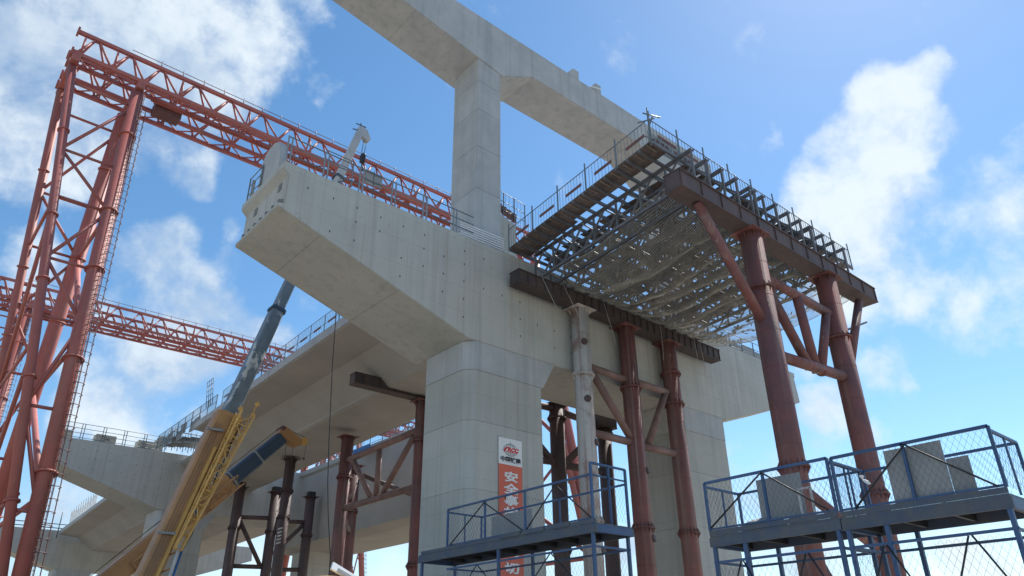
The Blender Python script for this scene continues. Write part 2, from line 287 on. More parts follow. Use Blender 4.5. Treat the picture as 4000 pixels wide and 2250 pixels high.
# ================================================================== piers
XC = 28.07
def mir(x): return 2 * XC - x
def build_pier(label, upper):
    t = thing('viaduct_pier', (XC, 26.1, 0), label, 'bridge pier', 'concrete piers of the viaduct')
    Y0, Y1 = 24.0, 28.2
    # hammerhead cap: tapering cantilevers, small end ledges top and bottom
    half = [(8.83, 17.70), (18.28, 14.65)]
    prof = half + [(mir(18.28), 14.65), (mir(8.83), 17.70), (mir(9.0), 19.42), (mir(8.88), 19.52), (mir(8.88), 19.86),
                   (8.82, 19.86), (8.82, 19.52), (9.08, 19.28), (9.08, 17.92), (8.83, 17.86)]
    cap = MB().prism_y(prof, Y0, Y1).build('cap_beam', 'conc', t, bevel=.03)
    for s in (0, 1):
        fx = (lambda x: x) if s == 0 else mir
        # column in pours, the narrow recess between two pours is the cold joint
        for k, (z0, z1) in enumerate(((0, 3.6), (3.606, 8.1), (8.106, 11.0), (11.006, 13.28))):
            p = [(18.72, Y0 + .02), (22.74 - .12, Y0 + .02), (22.74, Y0 + .14), (22.74, 27.25), (18.30, 27.25), (18.30, Y0 + .42)]
            MB().prism_z([(fx(x), y) for x, y in p], z0, z1).build('column_pour', 'conc', t, bevel=.008)
        hd = MB(); a = [(18.28, Y0 + .004), (22.76, Y0 + .004), (22.76, Y1 - .01), (18.28, Y1 - .01)]
        low = [(18.70, Y0 + .004), (22.75, Y0 + .004), (22.75, 27.26), (18.285, 27.26), (18.285, Y0 + .42)]
        top = [(18.70, Y0 + .004), (23.58, Y0 + .004), (23.58, 27.26), (18.285, 27.26), (18.285, Y0 + .42)]
        hd.loft([[(fx(x), y, 13.29) for x, y in low], [(fx(x), y, 14.648) for x, y in top]]).build('column_head', 'conc_new', t, bevel=.02)
    rnd = random.Random(3)
    hole = None
    for i in range(15):
        x = 9.96 + i * 1.14 + rnd.uniform(-.03, .03)
        for z in (19.0, 18.3, 17.4, 16.5, 15.6):
            zb = max(14.65, 17.70 - (x - 8.83) * (3.05 / 9.45)) + .35
            if z < zb or rnd.random() < .42: continue
            if x > 20.2 and z > 17.5: continue
            if hole is None:
                hole = MB().prism_y([(x + .028 * math.cos(a), z + .06 * math.sin(a)) for a in [q * math.pi / 4 for q in range(8)]], Y0 - .004, Y0 + .03).build('tie_hole', 'hole', cap); hx, hz = x, z
            else:
                c = hole.copy(); COL.objects.link(c); c.location = (x - hx, rnd.uniform(-.001, .001), z - hz)
    for i in range(7):
        y = 24.25 + i * .58; b = MB(); r = random.Random(i)
        lo = [[(9.07 - d, y + math.cos(q) * (.13 - d * .4) * r.uniform(.8, 1.2), 18.06 + math.sin(q) * (.15 - d * .4) * r.uniform(.8, 1.2)) for q in [k * math.pi / 4 for k in range(8)]] for d in (-.02, .10, .17)]
        b.loft(lo).build('anchor_patch', 'patch', t)
    for (y, z) in ((24.55, 19.0), (26.9, 19.0)):
        MB().box((9.05, y, z - .17), (9.075, y + .3, z + .17)).build('anchor_pocket', 'patch', t)
    if upper:
        # rounded end stop on the near tip of the cap
        pr = [(25.0, 19.86), (25.05, 20.7), (25.2, 21.35), (25.5, 21.8), (26.0, 22.02), (26.5, 22.0), (26.9, 21.85), (27.1, 21.5), (27.15, 20.65), (27.15, 19.86)]
        MB().prism_x(pr, 9.0, 9.32).build('end_stop', 'conc_new', t, bevel=.02)
        for s in (0, 1):
            fx = (lambda x: x) if s == 0 else mir
            zz = [(19.86, 23.4), (23.406, 26.1), (26.106, 28.6), (28.606, 30.6), (30.606, 32.24)]
            for z0, z1 in zz:
                p = [(fx(19.02), 24.55), (fx(20.64), 24.55), (fx(20.64), 26.75), (fx(19.02), 26.75)]
                MB().prism_z(p, z0, z1).build('upper_column_pour', 'conc_new', t, bevel=.012)
        lo = [(5.2, 34.52), (20.8, 31.93), (23.16, 33.28), (mir(23.16), 33.28), (mir(20.8), 31.93), (41.6, 33.6), (41.6, 35.55), (5.2, 35.55)]
        MB().prism_y(lo, 24.5, 27.35).build('upper_cap_beam', 'conc_new', t, bevel=.03)
        for x0 in (26.24, 28.35):
            MB().prism_y([(x0, 35.553), (x0 + 1.08, 35.553), (x0 + 1.1, 36.3), (x0 + .6, 36.3)], 24.52, 25.6).build('bearing_plinth', 'conc_new', t, bevel=.02)
        MB().bar((28.35, 24.5, 35.66), (29.42, 24.5, 36.0), .02, .09, up=(0, 0, 1)).build('paint_mark', 'white', t)
        MB().tube((33.2, 25.0, 35.5), (33.3, 25.0, 36.25), .02, 6).build('starter_bar', 'black', t)
    return t
pier1 = build_pier('nearest concrete double deck pier with banner on its column, upper beam crossing the sky', True)
pier2 = build_pier('second hammerhead concrete pier, behind the yellow crane boom, with pale blocks on top', False)
pier2.location += V((2.25, 49.3, 0))
pier3 = copy_tree(pier2, (3.0, 55.0, 0), 'farthest grey pier at lower left, lowest in the picture behind the red gantry leg')

# ================================================================== box girders
def girder(label, y0, y1, x0, dx, name='box_girder', ybox=None):
    t = thing(name, (x0 + 8, y0, 0), label, 'bridge girder', 'concrete box girders between the piers')
    n = 8; rows = [y0 + (y1 - y0) * i / n for i in range(n + 1)]
    def X(x, y): return x + dx * (y - y0)
    sec = [(4.5, 17.42), (4.65, 17.33), (4.85, 17.30), (9.6, 17.30), (9.9, 17.5), (9.9, 19.2), (9.9, 19.62), (2.5, 19.0)]
    web = [(x0 + 2.62, 18.95), (x0 + 4.62, 17.52), (x0 + 4.72, 17.38), (x0 + 4.95, 17.30), (x0 + 9.75, 17.30), (x0 + 9.9, 17.42), (x0 + 9.9, 19.3), (x0 + 2.62, 19.3)]
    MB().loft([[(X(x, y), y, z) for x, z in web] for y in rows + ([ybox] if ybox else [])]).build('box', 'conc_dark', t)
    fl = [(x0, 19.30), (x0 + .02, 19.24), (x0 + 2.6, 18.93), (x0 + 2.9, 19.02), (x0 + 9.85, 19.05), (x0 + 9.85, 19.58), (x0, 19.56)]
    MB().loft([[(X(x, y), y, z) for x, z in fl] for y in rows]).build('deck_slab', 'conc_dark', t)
    MB().loft([[(X(x, y), y, z) for x, z in [(x0 - .02, 19.22), (x0 + .22, 19.2), (x0 + .22, 19.72), (x0 - .02, 19.72)]] for y in rows]).build('edge_kerb', 'conc_new', t)
    return t
girder('near grey box girder running back from the first pier to the second', 28.25, 62.0, 17.75, .032, ybox=73.2)
girder('far box girder at lower left between the second and third piers, rebar at its end', 77.7, 127.5, 20.3, .05)
girder('box girder beyond the second pier, seen behind the row of three dark columns', 77.7, 127.5, 30.6, .05)
# neighbouring carriageway seen beneath the near girder
t = thing('ramp_girder', (36, 52, 0), 'deep concrete girder seen under the near girder behind the braced red columns', 'bridge girder')
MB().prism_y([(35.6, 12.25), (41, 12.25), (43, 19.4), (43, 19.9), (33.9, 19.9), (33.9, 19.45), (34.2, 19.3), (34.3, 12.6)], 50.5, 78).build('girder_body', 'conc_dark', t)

# ================================================================== railings
def railing(name, label, a, b, h=1.2, n=4, rails=(1.0, .62, .25), m='rail', pick=0, dbl=0.0, r=.025, group='guard railings on the concrete', toe=None, post_m=None, over=0.0, cat='railing'):
    a = V(a); b = V(b); t = thing(name, lerp(a, b, .5), label, cat, group)
    d = (b - a).normalized()
    for i in range(n + 1):
        p = lerp(a, b, i / n)
        ps = [p] if not dbl else [p - d * dbl / 2, p + d * dbl / 2]
        for q in ps: MB().bar(q, q + V((0, 0, h + over)), r * 1.9, up=(d.y, -d.x, 0)).build('post', post_m or m, t)
    for k in rails: MB().tube(a + V((0, 0, h * k)), b + V((0, 0, h * k)), r * .85, 6).build('rail', m, t)
    if pick:
        k = MB(); cnt = int((b - a).length / pick)
        for i in range(1, cnt):
            p = lerp(a, b, i / cnt); k.tube(p + V((0, 0, h * min(rails))), p + V((0, 0, h * max(rails))), .011, 4, caps=False)
        k.build('picket_bars', m, t, kind='stuff')
    if toe:
        for (f0, f1) in toe:
            MB().bar(lerp(a, b, f0) + V((0, 0, h * .48)), lerp(a, b, f1) + V((0, 0, h * .48)), .03, .14).build('toe_board', 'toe', t)
    return t
# on the near cap
t = thing('guard_railing', (14, 24.2, 19.86), 'galvanised post and rail fence along the near cap beam front edge', 'railing', 'guard railings on the concrete')
for x in (8.93, 9.1, 10.6, 10.78, 12.3, 12.47, 13.95, 14.14, 15.64, 15.84, 17.4, 17.58):
    MB().bar((x, 24.2, 19.86), (x, 24.2, 21.28), .055, up=(0, 1, 0)).build('post', 'galv', t)
for z in (21.24, 20.8, 20.35):
    MB().tube((8.93, 24.2, z), (18.6, 24.2, z), .026, 6).build('rail', 'rail', t)
MB().bar((11.92, 24.17, 20.05), (11.92, 24.17, 21.36), .04).build('post', 'rail', t)
MB().tube((10.62, 24.17, 21.36), (11.92, 24.17, 21.36), .022, 6).build('rail', 'rail', t)
MB().tube((10.62, 24.17, 20.9), (11.92, 24.17, 20.9), .022, 6).build('rail', 'rail', t)
t = thing('sheet_panel', (13, 24.4, 19.86), 'small grey sheet panel hung on the near cap railing beside the white crane hook', 'panel')
MB().box((12.58, 24.26, 20.63), (13.0, 24.29, 21.34)).build('sheet', 'sheet', t); MB().box((13.02, 24.26, 20.66), (13.45, 24.29, 21.33)).build('sheet', 'sheet', t)
MB().bar((13.01, 24.245, 19.9), (13.01, 24.245, 21.4), .03).build('stand', 'rail', t)
t = thing('end_railing', (8.9, 27.4, 19.86), 'small dark railing at the tip of the near cap beam', 'railing', 'guard railings on the concrete')
for y in (26.75, 28.1): MB().bar((8.95, y, 19.86), (8.95, y, 21.25), .05).build('post', 'rail', t)
for z in (21.22, 20.8, 20.3): MB().tube((8.95, 26.75, z), (8.95, 28.1, z), .024, 6).build('rail', 'rail', t)
MB().bar((9.0, 27.75, 19.86), (9.0, 27.75, 21.0), .14, .05).build('post', 'galv', t)
# white steel fence lying at the foot of the upper column
t = thing('fence_panel', (19.2, 24.3, 19.86), 'whitish steel bar fence panel at the foot of the upper column', 'fence')
for k in range(7): MB().bar((17.85, 24.3, 19.98 + k * .125), (20.62, 24.3, 20.0 + k * .135), .05, .055).build('bar', 'white', t)
for x in (17.9, 18.6, 19.3, 20.0, 20.6): MB().bar((x, 24.36, 19.86), (x, 24.36, 20.85), .05).build('upright', 'rail_w', t)
railing('cap_railing', 'grey railing on the far half of the near cap, past the brown beam end', (37.2, 24.25, 19.86), (46.9, 24.25, 19.86), 1.2, 7, (1, .6, .2), 'rail', r=.028)
t = thing('rebar_bundle', (42, 25.2, 19.86), 'row of starter bars sticking up behind the far cap railing', 'rebar')
for i in range(26): MB().tube((37.6 + i * .3, 25.6, 19.86), (37.2 + i * .3, 25.3, 21.35 + .1 * math.sin(i * 5)), .022, 5).build('bar', 'rail', t)
t = thing('formwork_screen', (42, 25.0, 19.86), 'grey steel formwork sheets standing behind the far cap railing', 'formwork')
for i in range(5): MB().box((37.5 + i * 1.6, 24.75, 19.88), (38.95 + i * 1.6, 24.83, 20.85 + .1 * (i % 2))).build('sheet', 'sheet', t)
railing('cap_railing', 'short dark railing standing on the right tip of the near cap', (46.95, 24.3, 19.86), (46.95, 27.9, 19.86), 1.2, 3, (1, .66, .33), 'rail', r=.03)
# near girder edge: site fence with pickets
t = railing('deck_railing', 'blue grey picket railing along the left edge of the near girder', (17.85, 28.6, 19.72), (18.75, 56, 19.72), 1.25, 14, (1, .5, .12), 'rail', .22, r=.022, toe=[(i / 14 + .02, i / 14 + .055) for i in range(14)])
railing('deck_railing', 'mesh like railing beside the girder end above the second pier', (18.85, 57.5, 19.72), (19.1, 72.5, 19.72), 1.35, 8, (1, .55, .1), 'rail', .2, r=.028)
railing('deck_railing', 'distant picket railing seen under the near girder with red lattice behind', (33.95, 50.8, 19.92), (33.95, 70, 19.92), 1.25, 9, (1, .5, .1), 'rail', .28, r=.03, toe=[(.1, .17), (.3, .37)])
t = thing('steel_walkway', (33.6, 57, 19), 'bright blue steel walkway tucked under the near girder', 'walkway')
MB().box((33.0, 57.6, 19.15), (33.88, 60.6, 19.25)).build('floor', 'tarp_blue', t); MB().box((32.95, 57.6, 19.26), (33.0, 60.6, 19.5)).build('side_plate', 'tarp_blue', t)
# cap 2 fittings
railing('cap_railing', 'thin dark railing behind the pale blocks on the second pier', (11.2, 73.55, 19.86), (20.0, 73.55, 19.86), 1.42, 5, (1, .7, .4, .12), 'rail', r=.03, dbl=.22)
for (x0, x1, hh, lb) in ((11.1, 12.2, .75, 'pale concrete block on the second pier, half hidden by the red gantry leg'), (14.15, 15.85, .8, 'middle pale concrete block on the second pier with a dark slot'), (17.75, 19.9, .85, 'stepped pale concrete block on the second pier nearest the girder end')):
    t = thing('concrete_block', (x0, 74, 19.86), lb, 'concrete block', 'pale blocks on the second pier')
    MB().box((x0, 73.7, 19.862), (x1, 74.9, 19.862 + hh)).build('block', 'conc_cream', t, bevel=.03)
    if x0 > 17: MB().prism_y([(19.2, 19.862 + hh), (19.9, 19.862 + hh), (19.88, 21.45), (19.62, 21.42)], 73.72, 74.8).build('raised_step', 'conc_cream', t, bevel=.02)
    if 14 < x0 < 15: MB().box((14.95, 73.68, 20.2), (15.3, 73.72, 20.28)).build('slot', 'hole', t)
# scaffold of tubes at the girder end on pier 2
t = thing('scaffold_tower', (21, 72, 19.86), 'tangle of scaffold tubes and boards on the second pier at the girder end', 'scaffold')
rr = random.Random(5)
for i in range(7):
    for j in range(3):
        MB().tube((19.9 + i * .5, 70.6 + j * .9, 19.86), (19.9 + i * .5, 70.6 + j * .9, 21.0 + rr.random() * 1.0), .035, 6).build('standard', 'rail', t)
for k in range(8):
    z = 20.0 + k * .2; MB().tube((19.7, 70.6 + (k % 3) * .9, z), (23.1, 70.6 + (k % 3) * .9, z), .03, 6).build('ledger', 'galv', t)
for k in range(8): MB().box((19.8 + (k % 4) * .8, 70.3, 20.15 + k * .12), (20.5 + (k % 4) * .8, 72.4, 20.19 + k * .12)).build('board', 'sheet', t)
t = thing('formwork_wing', (20.4, 66, 20), 'tilted mesh panel and grey form sheets above the girder end near the second pier', 'formwork')
for k in range(6): MB().box((19.3 + .25 * (k % 2), 62.3 + k * 1.7, 19.75 + .1 * (k % 3)), (19.36 + .25 * (k % 2), 63.6 + k * 1.7, 20.6 + .12 * (k % 3))).build('form_sheet', 'sheet', t)
for k in range(4): MB().tube((18.9, 58.6 + k * .45, 20.6), (18.9, 59.4 + k * .45, 23.0), .03, 5).build('bar', 'rail', t)
for k in range(6): MB().tube((18.9, 58.6 + k * .16, 20.6 + k * .48), (18.9, 59.95 + k * .16, 20.6 + k * .48), .025, 5).build('bar', 'rail', t)
# rebar and debris on far girder end
t = thing('rebar_cage', (20.5, 100, 19.7), 'pale vertical rebar sticking up from the far girder edge', 'rebar')
for i in range(22): MB().tube((22.2 + .05 * i * .6, 106 + i * .75, 19.3), (22.1 + .05 * i * .6, 106 + i * .75, 21.6 + .4 * math.sin(i * 3)), .05, 4).build('bar', 'rail_w', t)
t = thing('scaffold_walkway', (24, 127, 17), 'thin dark scaffold tubes hung along the top of the farthest pier', 'scaffold')
for z in (19.95, 20.5): MB().tube((16, 126.8, z), (34, 126.8, z), .07, 6).build('ledger', 'rail', t)
for x in (22.5, 27.5, 30.0): MB().tube((x, 126.7, 18.6), (x, 126.7, 22.2), .08, 6).build('standard', 'rail', t)
MB().box((29.6, 126.2, 20.4), (30.6, 127, 24.5)).build('form_strip', 'truss', t)

# concrete stub, railing and rusty forms just behind the upper column
t = thing('parapet_stub', (23, 27.6, 19.86), 'wedge shaped concrete stub behind the upper column with rusty forms on top', 'concrete stub')
MB().prism_y([(20.9, 19.862), (24.2, 19.862), (24.2, 24.55), (20.9, 25.4)], 27.4, 28.15).build('wall', 'conc', t)
for i in range(9): MB().box((21.0 + i * .37, 27.45, 25.5 - i * .09), (21.32 + i * .37, 27.55, 26.1 - i * .09)).build('form_board', 'toe', t)
railing('stub_railing', 'dark scaffold railing on the concrete stub behind the upper column', (21.6, 27.4, 25.0), (24.9, 27.4, 24.7), 1.6, 4, (1, .6, .25), 'rail', .28, r=.025)

# ================================================================== falsework on steel pipes
def pipe(t, x, y, z0, z1, r, m, rings=(), cap=True):
    o = MB().tube((x, y, z0), (x, y, z1), r, 28).build('pipe_column', m, t)
    for z in rings:
        k = MB().tube((x, y, z - .035), (x, y, z - .003), r + .13, 28).tube((x, y, z + .003), (x, y, z + .035), r + .13, 28)
        k.build('flange', m, o)
        f = MB()
        for i in range(14):
            a = 2 * math.pi * i / 14; c, s_ = math.cos(a), math.sin(a)
            for sg in (-1, 1):
                f.add([(x + c * r, y + s_ * r, z + sg * .036), (x + c * (r + .12), y + s_ * (r + .12), z + sg * .036), (x + c * r, y + s_ * r, z + sg * .26),
                       (x + c * r - s_ * .012, y + s_ * r + c * .012, z + sg * .036), (x + c * (r + .12) - s_ * .012, y + s_ * (r + .12) + c * .012, z + sg * .036), (x + c * r - s_ * .012, y + s_ * r + c * .012, z + sg * .26)],
                      [(0, 1, 2), (5, 4, 3), (0, 3, 4, 1), (1, 4, 5, 2), (2, 5, 3, 0)])
        f.build('stiffener_ribs', m, o, kind='stuff')
    w = MB(); zq = z0 + 1.2
    while zq < z1 - .6: w.tube((x, y, zq), (x, y, zq + .02), r + .008, 24); zq += 1.5
    w.build('weld_beads', m, o, kind='stuff')
    if cap:
        MB().box((x - r - .22, y - r - .12, z1), (x + r + .22, y + r + .12, z1 + .04)).build('cap_plate', m, o)
        f = MB()
        for i in range(8):
            a = math.pi / 4 * i; c, s_ = math.cos(a), math.sin(a)
            f.add([(x + c * r, y + s_ * r, z1), (x + c * (r + .16), y + s_ * (r + .11), z1), (x + c * r, y + s_ * r, z1 - .3), (x + c * r - s_ * .014, y + s_ * r + c * .014, z1), (x + c * (r + .16) - s_ * .014, y + s_ * (r + .11) + c * .014, z1), (x + c * r - s_ * .014, y + s_ * r + c * .014, z1 - .3)],
                  [(0, 1, 2), (5, 4, 3), (0, 3, 4, 1), (1, 4, 5, 2), (2, 5, 3, 0)])
        f.build('gusset_ribs', m, o, kind='stuff')
    return o
def brace(t, a, b, r=.19, m='pipe_br'): return MB().tube(a, b, r, 16).build('brace', m, t)
def stub(t, p, q, r=.17, m='pipe_br'):
    return MB().tube(p, q, r, 14).build('brace_stub', m, t)

# front row under the cap-side beam
Y = 23.42
t = thing('pipe_trestle', (28.4, Y, 0), 'trestle of one whitewashed and two red pipe columns right in front of the cap beam', 'steel trestle', 'steel pipe trestles carrying the falsework')
pipe(t, 24.93, Y, 0, 17.80, .45, 'pipe_white', (14.25, 7.35))['label'] = 'whitewashed pipe column streaked with rust'
pipe(t, 28.48, Y, 0, 17.80, .45, 'pipe', (14.4, 7.4)); pipe(t, 32.03, Y, 0, 17.80, .45, 'pipe', (16.0, 14.25, 7.5))
for a, b in (((25.35, 14.85), (28.1, 14.8)), ((25.45, 14.75), (28.1, 11.75)), ((25.35, 11.5), (28.1, 11.5)), ((28.9, 14.85), (31.5, 14.85)), ((31.35, 14.75), (29.45, 11.6)), ((28.9, 11.45), (31.7, 11.5))):
    brace(t, (a[0], Y, a[1]), (b[0], Y, b[1]))
for x, z, s in ((24.93, 15.9, -1), (24.93, 12.95, -1), (24.93, 10.9, 1), (28.48, 10.1, 1), (28.48, 6.9, 1), (24.93, 6.1, 1)):
    stub(t, (x + s * .2 , Y - .38, z), (x + s * .235, Y - .47, z + .02), .17, 'pipe_dark')
def ibeam(t, x0, x1, y0, y1, z0, z1, m, rib=.55, back=True):
    tf = .045
    MB().box((x0, y0, z1 - tf), (x1, y1, z1)).build('top_flange', m, t); MB().box((x0, y0, z0), (x1, y1, z0 + tf)).build('bottom_flange', m, t)
    for yy in (y0 + .07, y1 - .10): MB().box((x0 + .01, yy, z0 + tf), (x1 - .01, yy + .03, z1 - tf)).build('web', m, t)
    k = MB(); n = int((x1 - x0) / rib)
    for i in range(n + 1):
        x = x0 + .05 + i * (x1 - x0 - .12) / n; k.box((x, y0 + .012, z0 + tf), (x + .018, y0 + .068, z1 - tf))
        k.box((x, y1 - .068, z0 + tf), (x + .018, y1 - .012, z1 - tf))
    k.build('web_stiffeners', m, t, kind='stuff')
    for xx in (x0 + .03, x1 - .06): MB().box((xx, y0 + .072, z0 + tf + .001), (xx + .02, y1 - .072, z1 - tf - .001)).build('end_plate', m, t)
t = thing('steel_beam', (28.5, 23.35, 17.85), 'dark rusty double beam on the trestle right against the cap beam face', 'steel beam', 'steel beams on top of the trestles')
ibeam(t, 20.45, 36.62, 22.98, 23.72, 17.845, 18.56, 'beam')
t = thing('slack_ropes', (27, 22.9, 18.5), 'thin slack ropes trailing from the net over the dark beam face', 'rope')
for x, zl, dx in ((21.9, 17.1, .9), (23.4, 16.9, 1.1), (26.3, 16.3, .7), (30.9, 16.4, -.05), (34.0, 16.6, .05), (34.6, 16.2, .02)):
    MB().path([V((x + dx * f, 22.93 - .05 * math.sin(f * 3), 18.58 + (zl - 18.58) * f ** .8)) for f in [i / 8 for i in range(9)]], .011, 5).build('rope', 'rail_w', t)
# outer row
Y = 13.42
t = thing('pipe_trestle', (28, Y, 0), 'tallest red pipe trestle at the right, two thick columns with leaning struts', 'steel trestle', 'steel pipe trestles carrying the falsework')
pipe(t, 25.02, Y, 0, 17.68, .46, 'pipe', (15.1, 7.9)); pipe(t, 31.18, Y, 0, 17.68, .46, 'pipe', (14.6, 7.7))
for a, b, r in (((21.35, 17.75), (24.75, 13.6), .2), ((25.4, 15.85), (30.75, 15.75), .2), ((25.45, 15.55), (27.85, 12.4), .2), ((28.0, 15.7), (28.4, 12.35), .2), ((30.5, 15.7), (28.75, 12.4), .2), ((25.4, 12.35), (30.8, 12.75), .23), ((34.4, 17.5), (31.6, 13.3), .2)):
    brace(t, (a[0], Y, a[1]), (b[0], Y, b[1]), r, 'pipe')
MB().bar((31.6, Y + .4, 15.05), (35.2, Y + .2, 16.68), .09).build('rod', 'truss', t)
brace(t, (25.4, Y, 7.2), (30.8, Y, 5.4), .2, 'pipe'); brace(t, (25.3, Y, 5.0), (29, Y, 0.5), .2, 'pipe')
t = thing('steel_beam', (28, 13.42, 17.7), 'long red brown double beam on the two tall right hand columns', 'steel beam', 'steel beams on top of the trestles')
ibeam(t, 19.85, 35.75, 13.0, 13.84, 17.722, 18.53, 'beam2', 1.3)
# behind the near pier
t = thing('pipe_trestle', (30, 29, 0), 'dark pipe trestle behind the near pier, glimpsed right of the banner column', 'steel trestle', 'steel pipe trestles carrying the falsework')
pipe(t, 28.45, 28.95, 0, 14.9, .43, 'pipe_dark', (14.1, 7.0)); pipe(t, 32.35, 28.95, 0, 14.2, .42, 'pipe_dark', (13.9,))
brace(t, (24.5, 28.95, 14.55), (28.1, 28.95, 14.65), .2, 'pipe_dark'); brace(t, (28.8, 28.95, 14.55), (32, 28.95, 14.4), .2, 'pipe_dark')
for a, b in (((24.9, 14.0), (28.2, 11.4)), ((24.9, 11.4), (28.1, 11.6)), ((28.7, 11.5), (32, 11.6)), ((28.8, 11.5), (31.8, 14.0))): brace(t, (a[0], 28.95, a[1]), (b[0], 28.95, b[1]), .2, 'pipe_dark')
t = thing('steel_box', (32.6, 28.9, 14.3), 'dark steel packing box on the rear trestle column behind the whitewashed pipe', 'packing box')
MB().box((31.6, 28.5, 14.25), (33.05, 29.4, 15.1)).build('box', 'beam', t); MB().tube((33.1, 28.6, 14.6), (33.1, 28.6, 15.1), .05, 8).build('pipe_end', 'rail_w', t)
# falsework of the span behind: two rows and a longitudinal truss between them
t = thing('pipe_trestle', (25.8, 43, 0), 'trestle left of the near pier with pipe truss between two red columns', 'steel trestle', 'steel pipe trestles carrying the falsework')
pipe(t, 25.75, 38.6, 0, 17.0, .45, 'pipe', (14.4, 6.9)); pipe(t, 25.7, 48.2, 0, 16.75, .45, 'pipe', (13.8, 6.9))
pipe(t, 30.6, 55.6, 0, 16.75, .42, 'pipe', (13.0,), True)
zt, zb = 15.1, 11.6
brace(t, (25.75, 39.0, zt + .1), (25.72, 47.8, zt - .1), .22); brace(t, (25.75, 39.0, zb), (25.72, 47.8, zb), .22)
for a, b in (((47.2, zt - .2), (44.3, zb + .2)), ((43.6, zt - .2), (43.6, zb + .2)), ((39.4, zt - .2), (42.8, zb + .2))): brace(t, (25.73, a[0], a[1]), (25.73, b[0], b[1]), .2)
brace(t, (25.9, 48.0, 10.9), (30.4, 55.4, 11.4), .18, 'pipe_dark')
for a, b in (((26.1, 48.2, 12.8), (30.2, 55.4, 14.0)), ((26.1, 48.2, 14.4), (34, 48.4, 12.9)), ((25.9, 38.7, 12.4), (34, 48.4, 11.0)), ((25.9, 38.7, 10.9), (34, 39, 10.5))): brace(t, a, b, .17, 'pipe_dark')
t = thing('steel_beam', (25, 38.9, 17.1), 'dark beam end jutting out left of the near pier under the girder', 'steel beam', 'steel beams on top of the trestles')
ibeam(t, 20.45, 33.0, 38.3, 39.05, 17.05, 17.26 + .02, 'beam') if False else ibeam(t, 20.5, 33.0, 38.25, 39.0, 17.08, 17.29 + .5, 'beam')
# rows in front of pier 2
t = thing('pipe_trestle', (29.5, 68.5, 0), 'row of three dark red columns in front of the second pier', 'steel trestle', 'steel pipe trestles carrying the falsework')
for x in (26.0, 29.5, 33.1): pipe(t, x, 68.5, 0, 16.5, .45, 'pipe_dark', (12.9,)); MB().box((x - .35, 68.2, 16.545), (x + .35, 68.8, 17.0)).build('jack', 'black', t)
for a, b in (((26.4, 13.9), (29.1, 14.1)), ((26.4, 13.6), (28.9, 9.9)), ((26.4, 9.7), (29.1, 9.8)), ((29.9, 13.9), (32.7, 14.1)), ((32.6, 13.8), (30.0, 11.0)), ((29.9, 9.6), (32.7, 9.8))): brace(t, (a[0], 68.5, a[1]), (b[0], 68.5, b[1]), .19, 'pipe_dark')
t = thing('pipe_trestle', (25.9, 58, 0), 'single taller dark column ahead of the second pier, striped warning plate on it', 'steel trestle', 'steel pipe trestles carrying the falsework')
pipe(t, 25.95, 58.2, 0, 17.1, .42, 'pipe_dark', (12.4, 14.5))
for k in range(5): MB().bar((25.4, 57.72, 10.3 + k * .27), (25.75, 57.72, 10.45 + k * .27), .02, .13).build('stripe', 'rail_w', t)

# ================================================================== falsework deck: bailey trusses, joists, boards, railings, net
def lx(y): return 19.6 + (y - 14.0) * .118                       # left edge of the deck, slightly skewed
def make_bailey(label):
    t = thing('bailey_truss', (0, 0, 0), label, 'truss', 'bailey trusses spanning from the outer beam to the cap')
    L0, L1, z0, z1 = 0.0, 10.5, .06, 1.46
    for z in (z0, z1):
        for dx in (-.09, .05): MB().box((dx, L0, z - .05), (dx + .04, L1, z + .05)).build('chord', 'truss', t)
    n = 7; st = (L1 - L0) / n
    for i in range(n + 1):
        y = L0 + i * st; y = min(max(y, .06), L1 - .06); MB().bar((-.02, y, z0 + .051), (-.02, y, z1 - .051), .08, .08).build('post', 'truss', t)
    for i in range(n):
        y = L0 + i * st; a, b = (y + .08, y + st - .08); zm = (z0 + z1) / 2; ym = (a + b) / 2
        for p, q in (((a, zm), (ym, z1 - .05)), ((ym, z1 - .05), (b, zm)), ((a, zm), (ym, z0 + .05)), ((ym, z0 + .05), (b, zm))):
            MB().bar((-.02, p[0], p[1]), (-.02, q[0], q[1]), .07, .07).build('diagonal', 'truss', t)
    return t
bx = [21.05 + 1.03 * i for i in range(13)] + [30.2, 25.55]
names = ['leftmost bailey truss over the outer beam, beside the boarded walkway'] + ['dark bailey truss number %s from the left end of the outer beam' % w for w in ('two', 'three', 'four', 'five', 'six', 'seven', 'eight', 'nine', 'ten', 'eleven', 'twelve')] + ['rightmost bailey truss at the open end of the outer beam', 'doubled bailey truss close beside number ten of the row', 'doubled bailey truss close beside number five of the row']
names = [n.replace('number ', '') for n in names]
b0 = make_bailey(names[0])
ba = math.atan(.118)
for i, x in enumerate(bx):
    o = b0 if i == 0 else copy_tree(b0, label=names[i])
    o.location = (x, 13.1, 18.565); o.rotation_euler = (0, 0, -ba * .8)
DZ = 20.09
dk = thing('falsework_deck', (28, 18.6, DZ), 'timber and steel falsework deck over the bailey trusses', 'scaffold deck')
for i in range(15):
    y = 13.95 + i * .72
    MB().box((lx(y) - .02, y - .05, DZ - .0), (36.0, y + .05, DZ + .14)).build('joist', 'truss', dk)
rb = random.Random(11)
zz = DZ + .145
for k in range(5):                                              # walkway boards along the left edge
    for j in range(5):
        y0 = 13.95 + j * 2.06; y1 = y0 + 2.02
        xa = .02 + k * .27; xb = xa + .25
        if k == 4 and j < 3: continue
        MB().loft([[(lx(y0) + xa, y0, zz), (lx(y0) + xb, y0, zz), (lx(y0) + xb, y0, zz + .045), (lx(y0) + xa, y0, zz + .045)], [(lx(y1) + xa, y1, zz), (lx(y1) + xb, y1, zz), (lx(y1) + xb, y1, zz + .045), (lx(y1) + xa, y1, zz + .045)]]).build('deck_board', 'wood', dk)
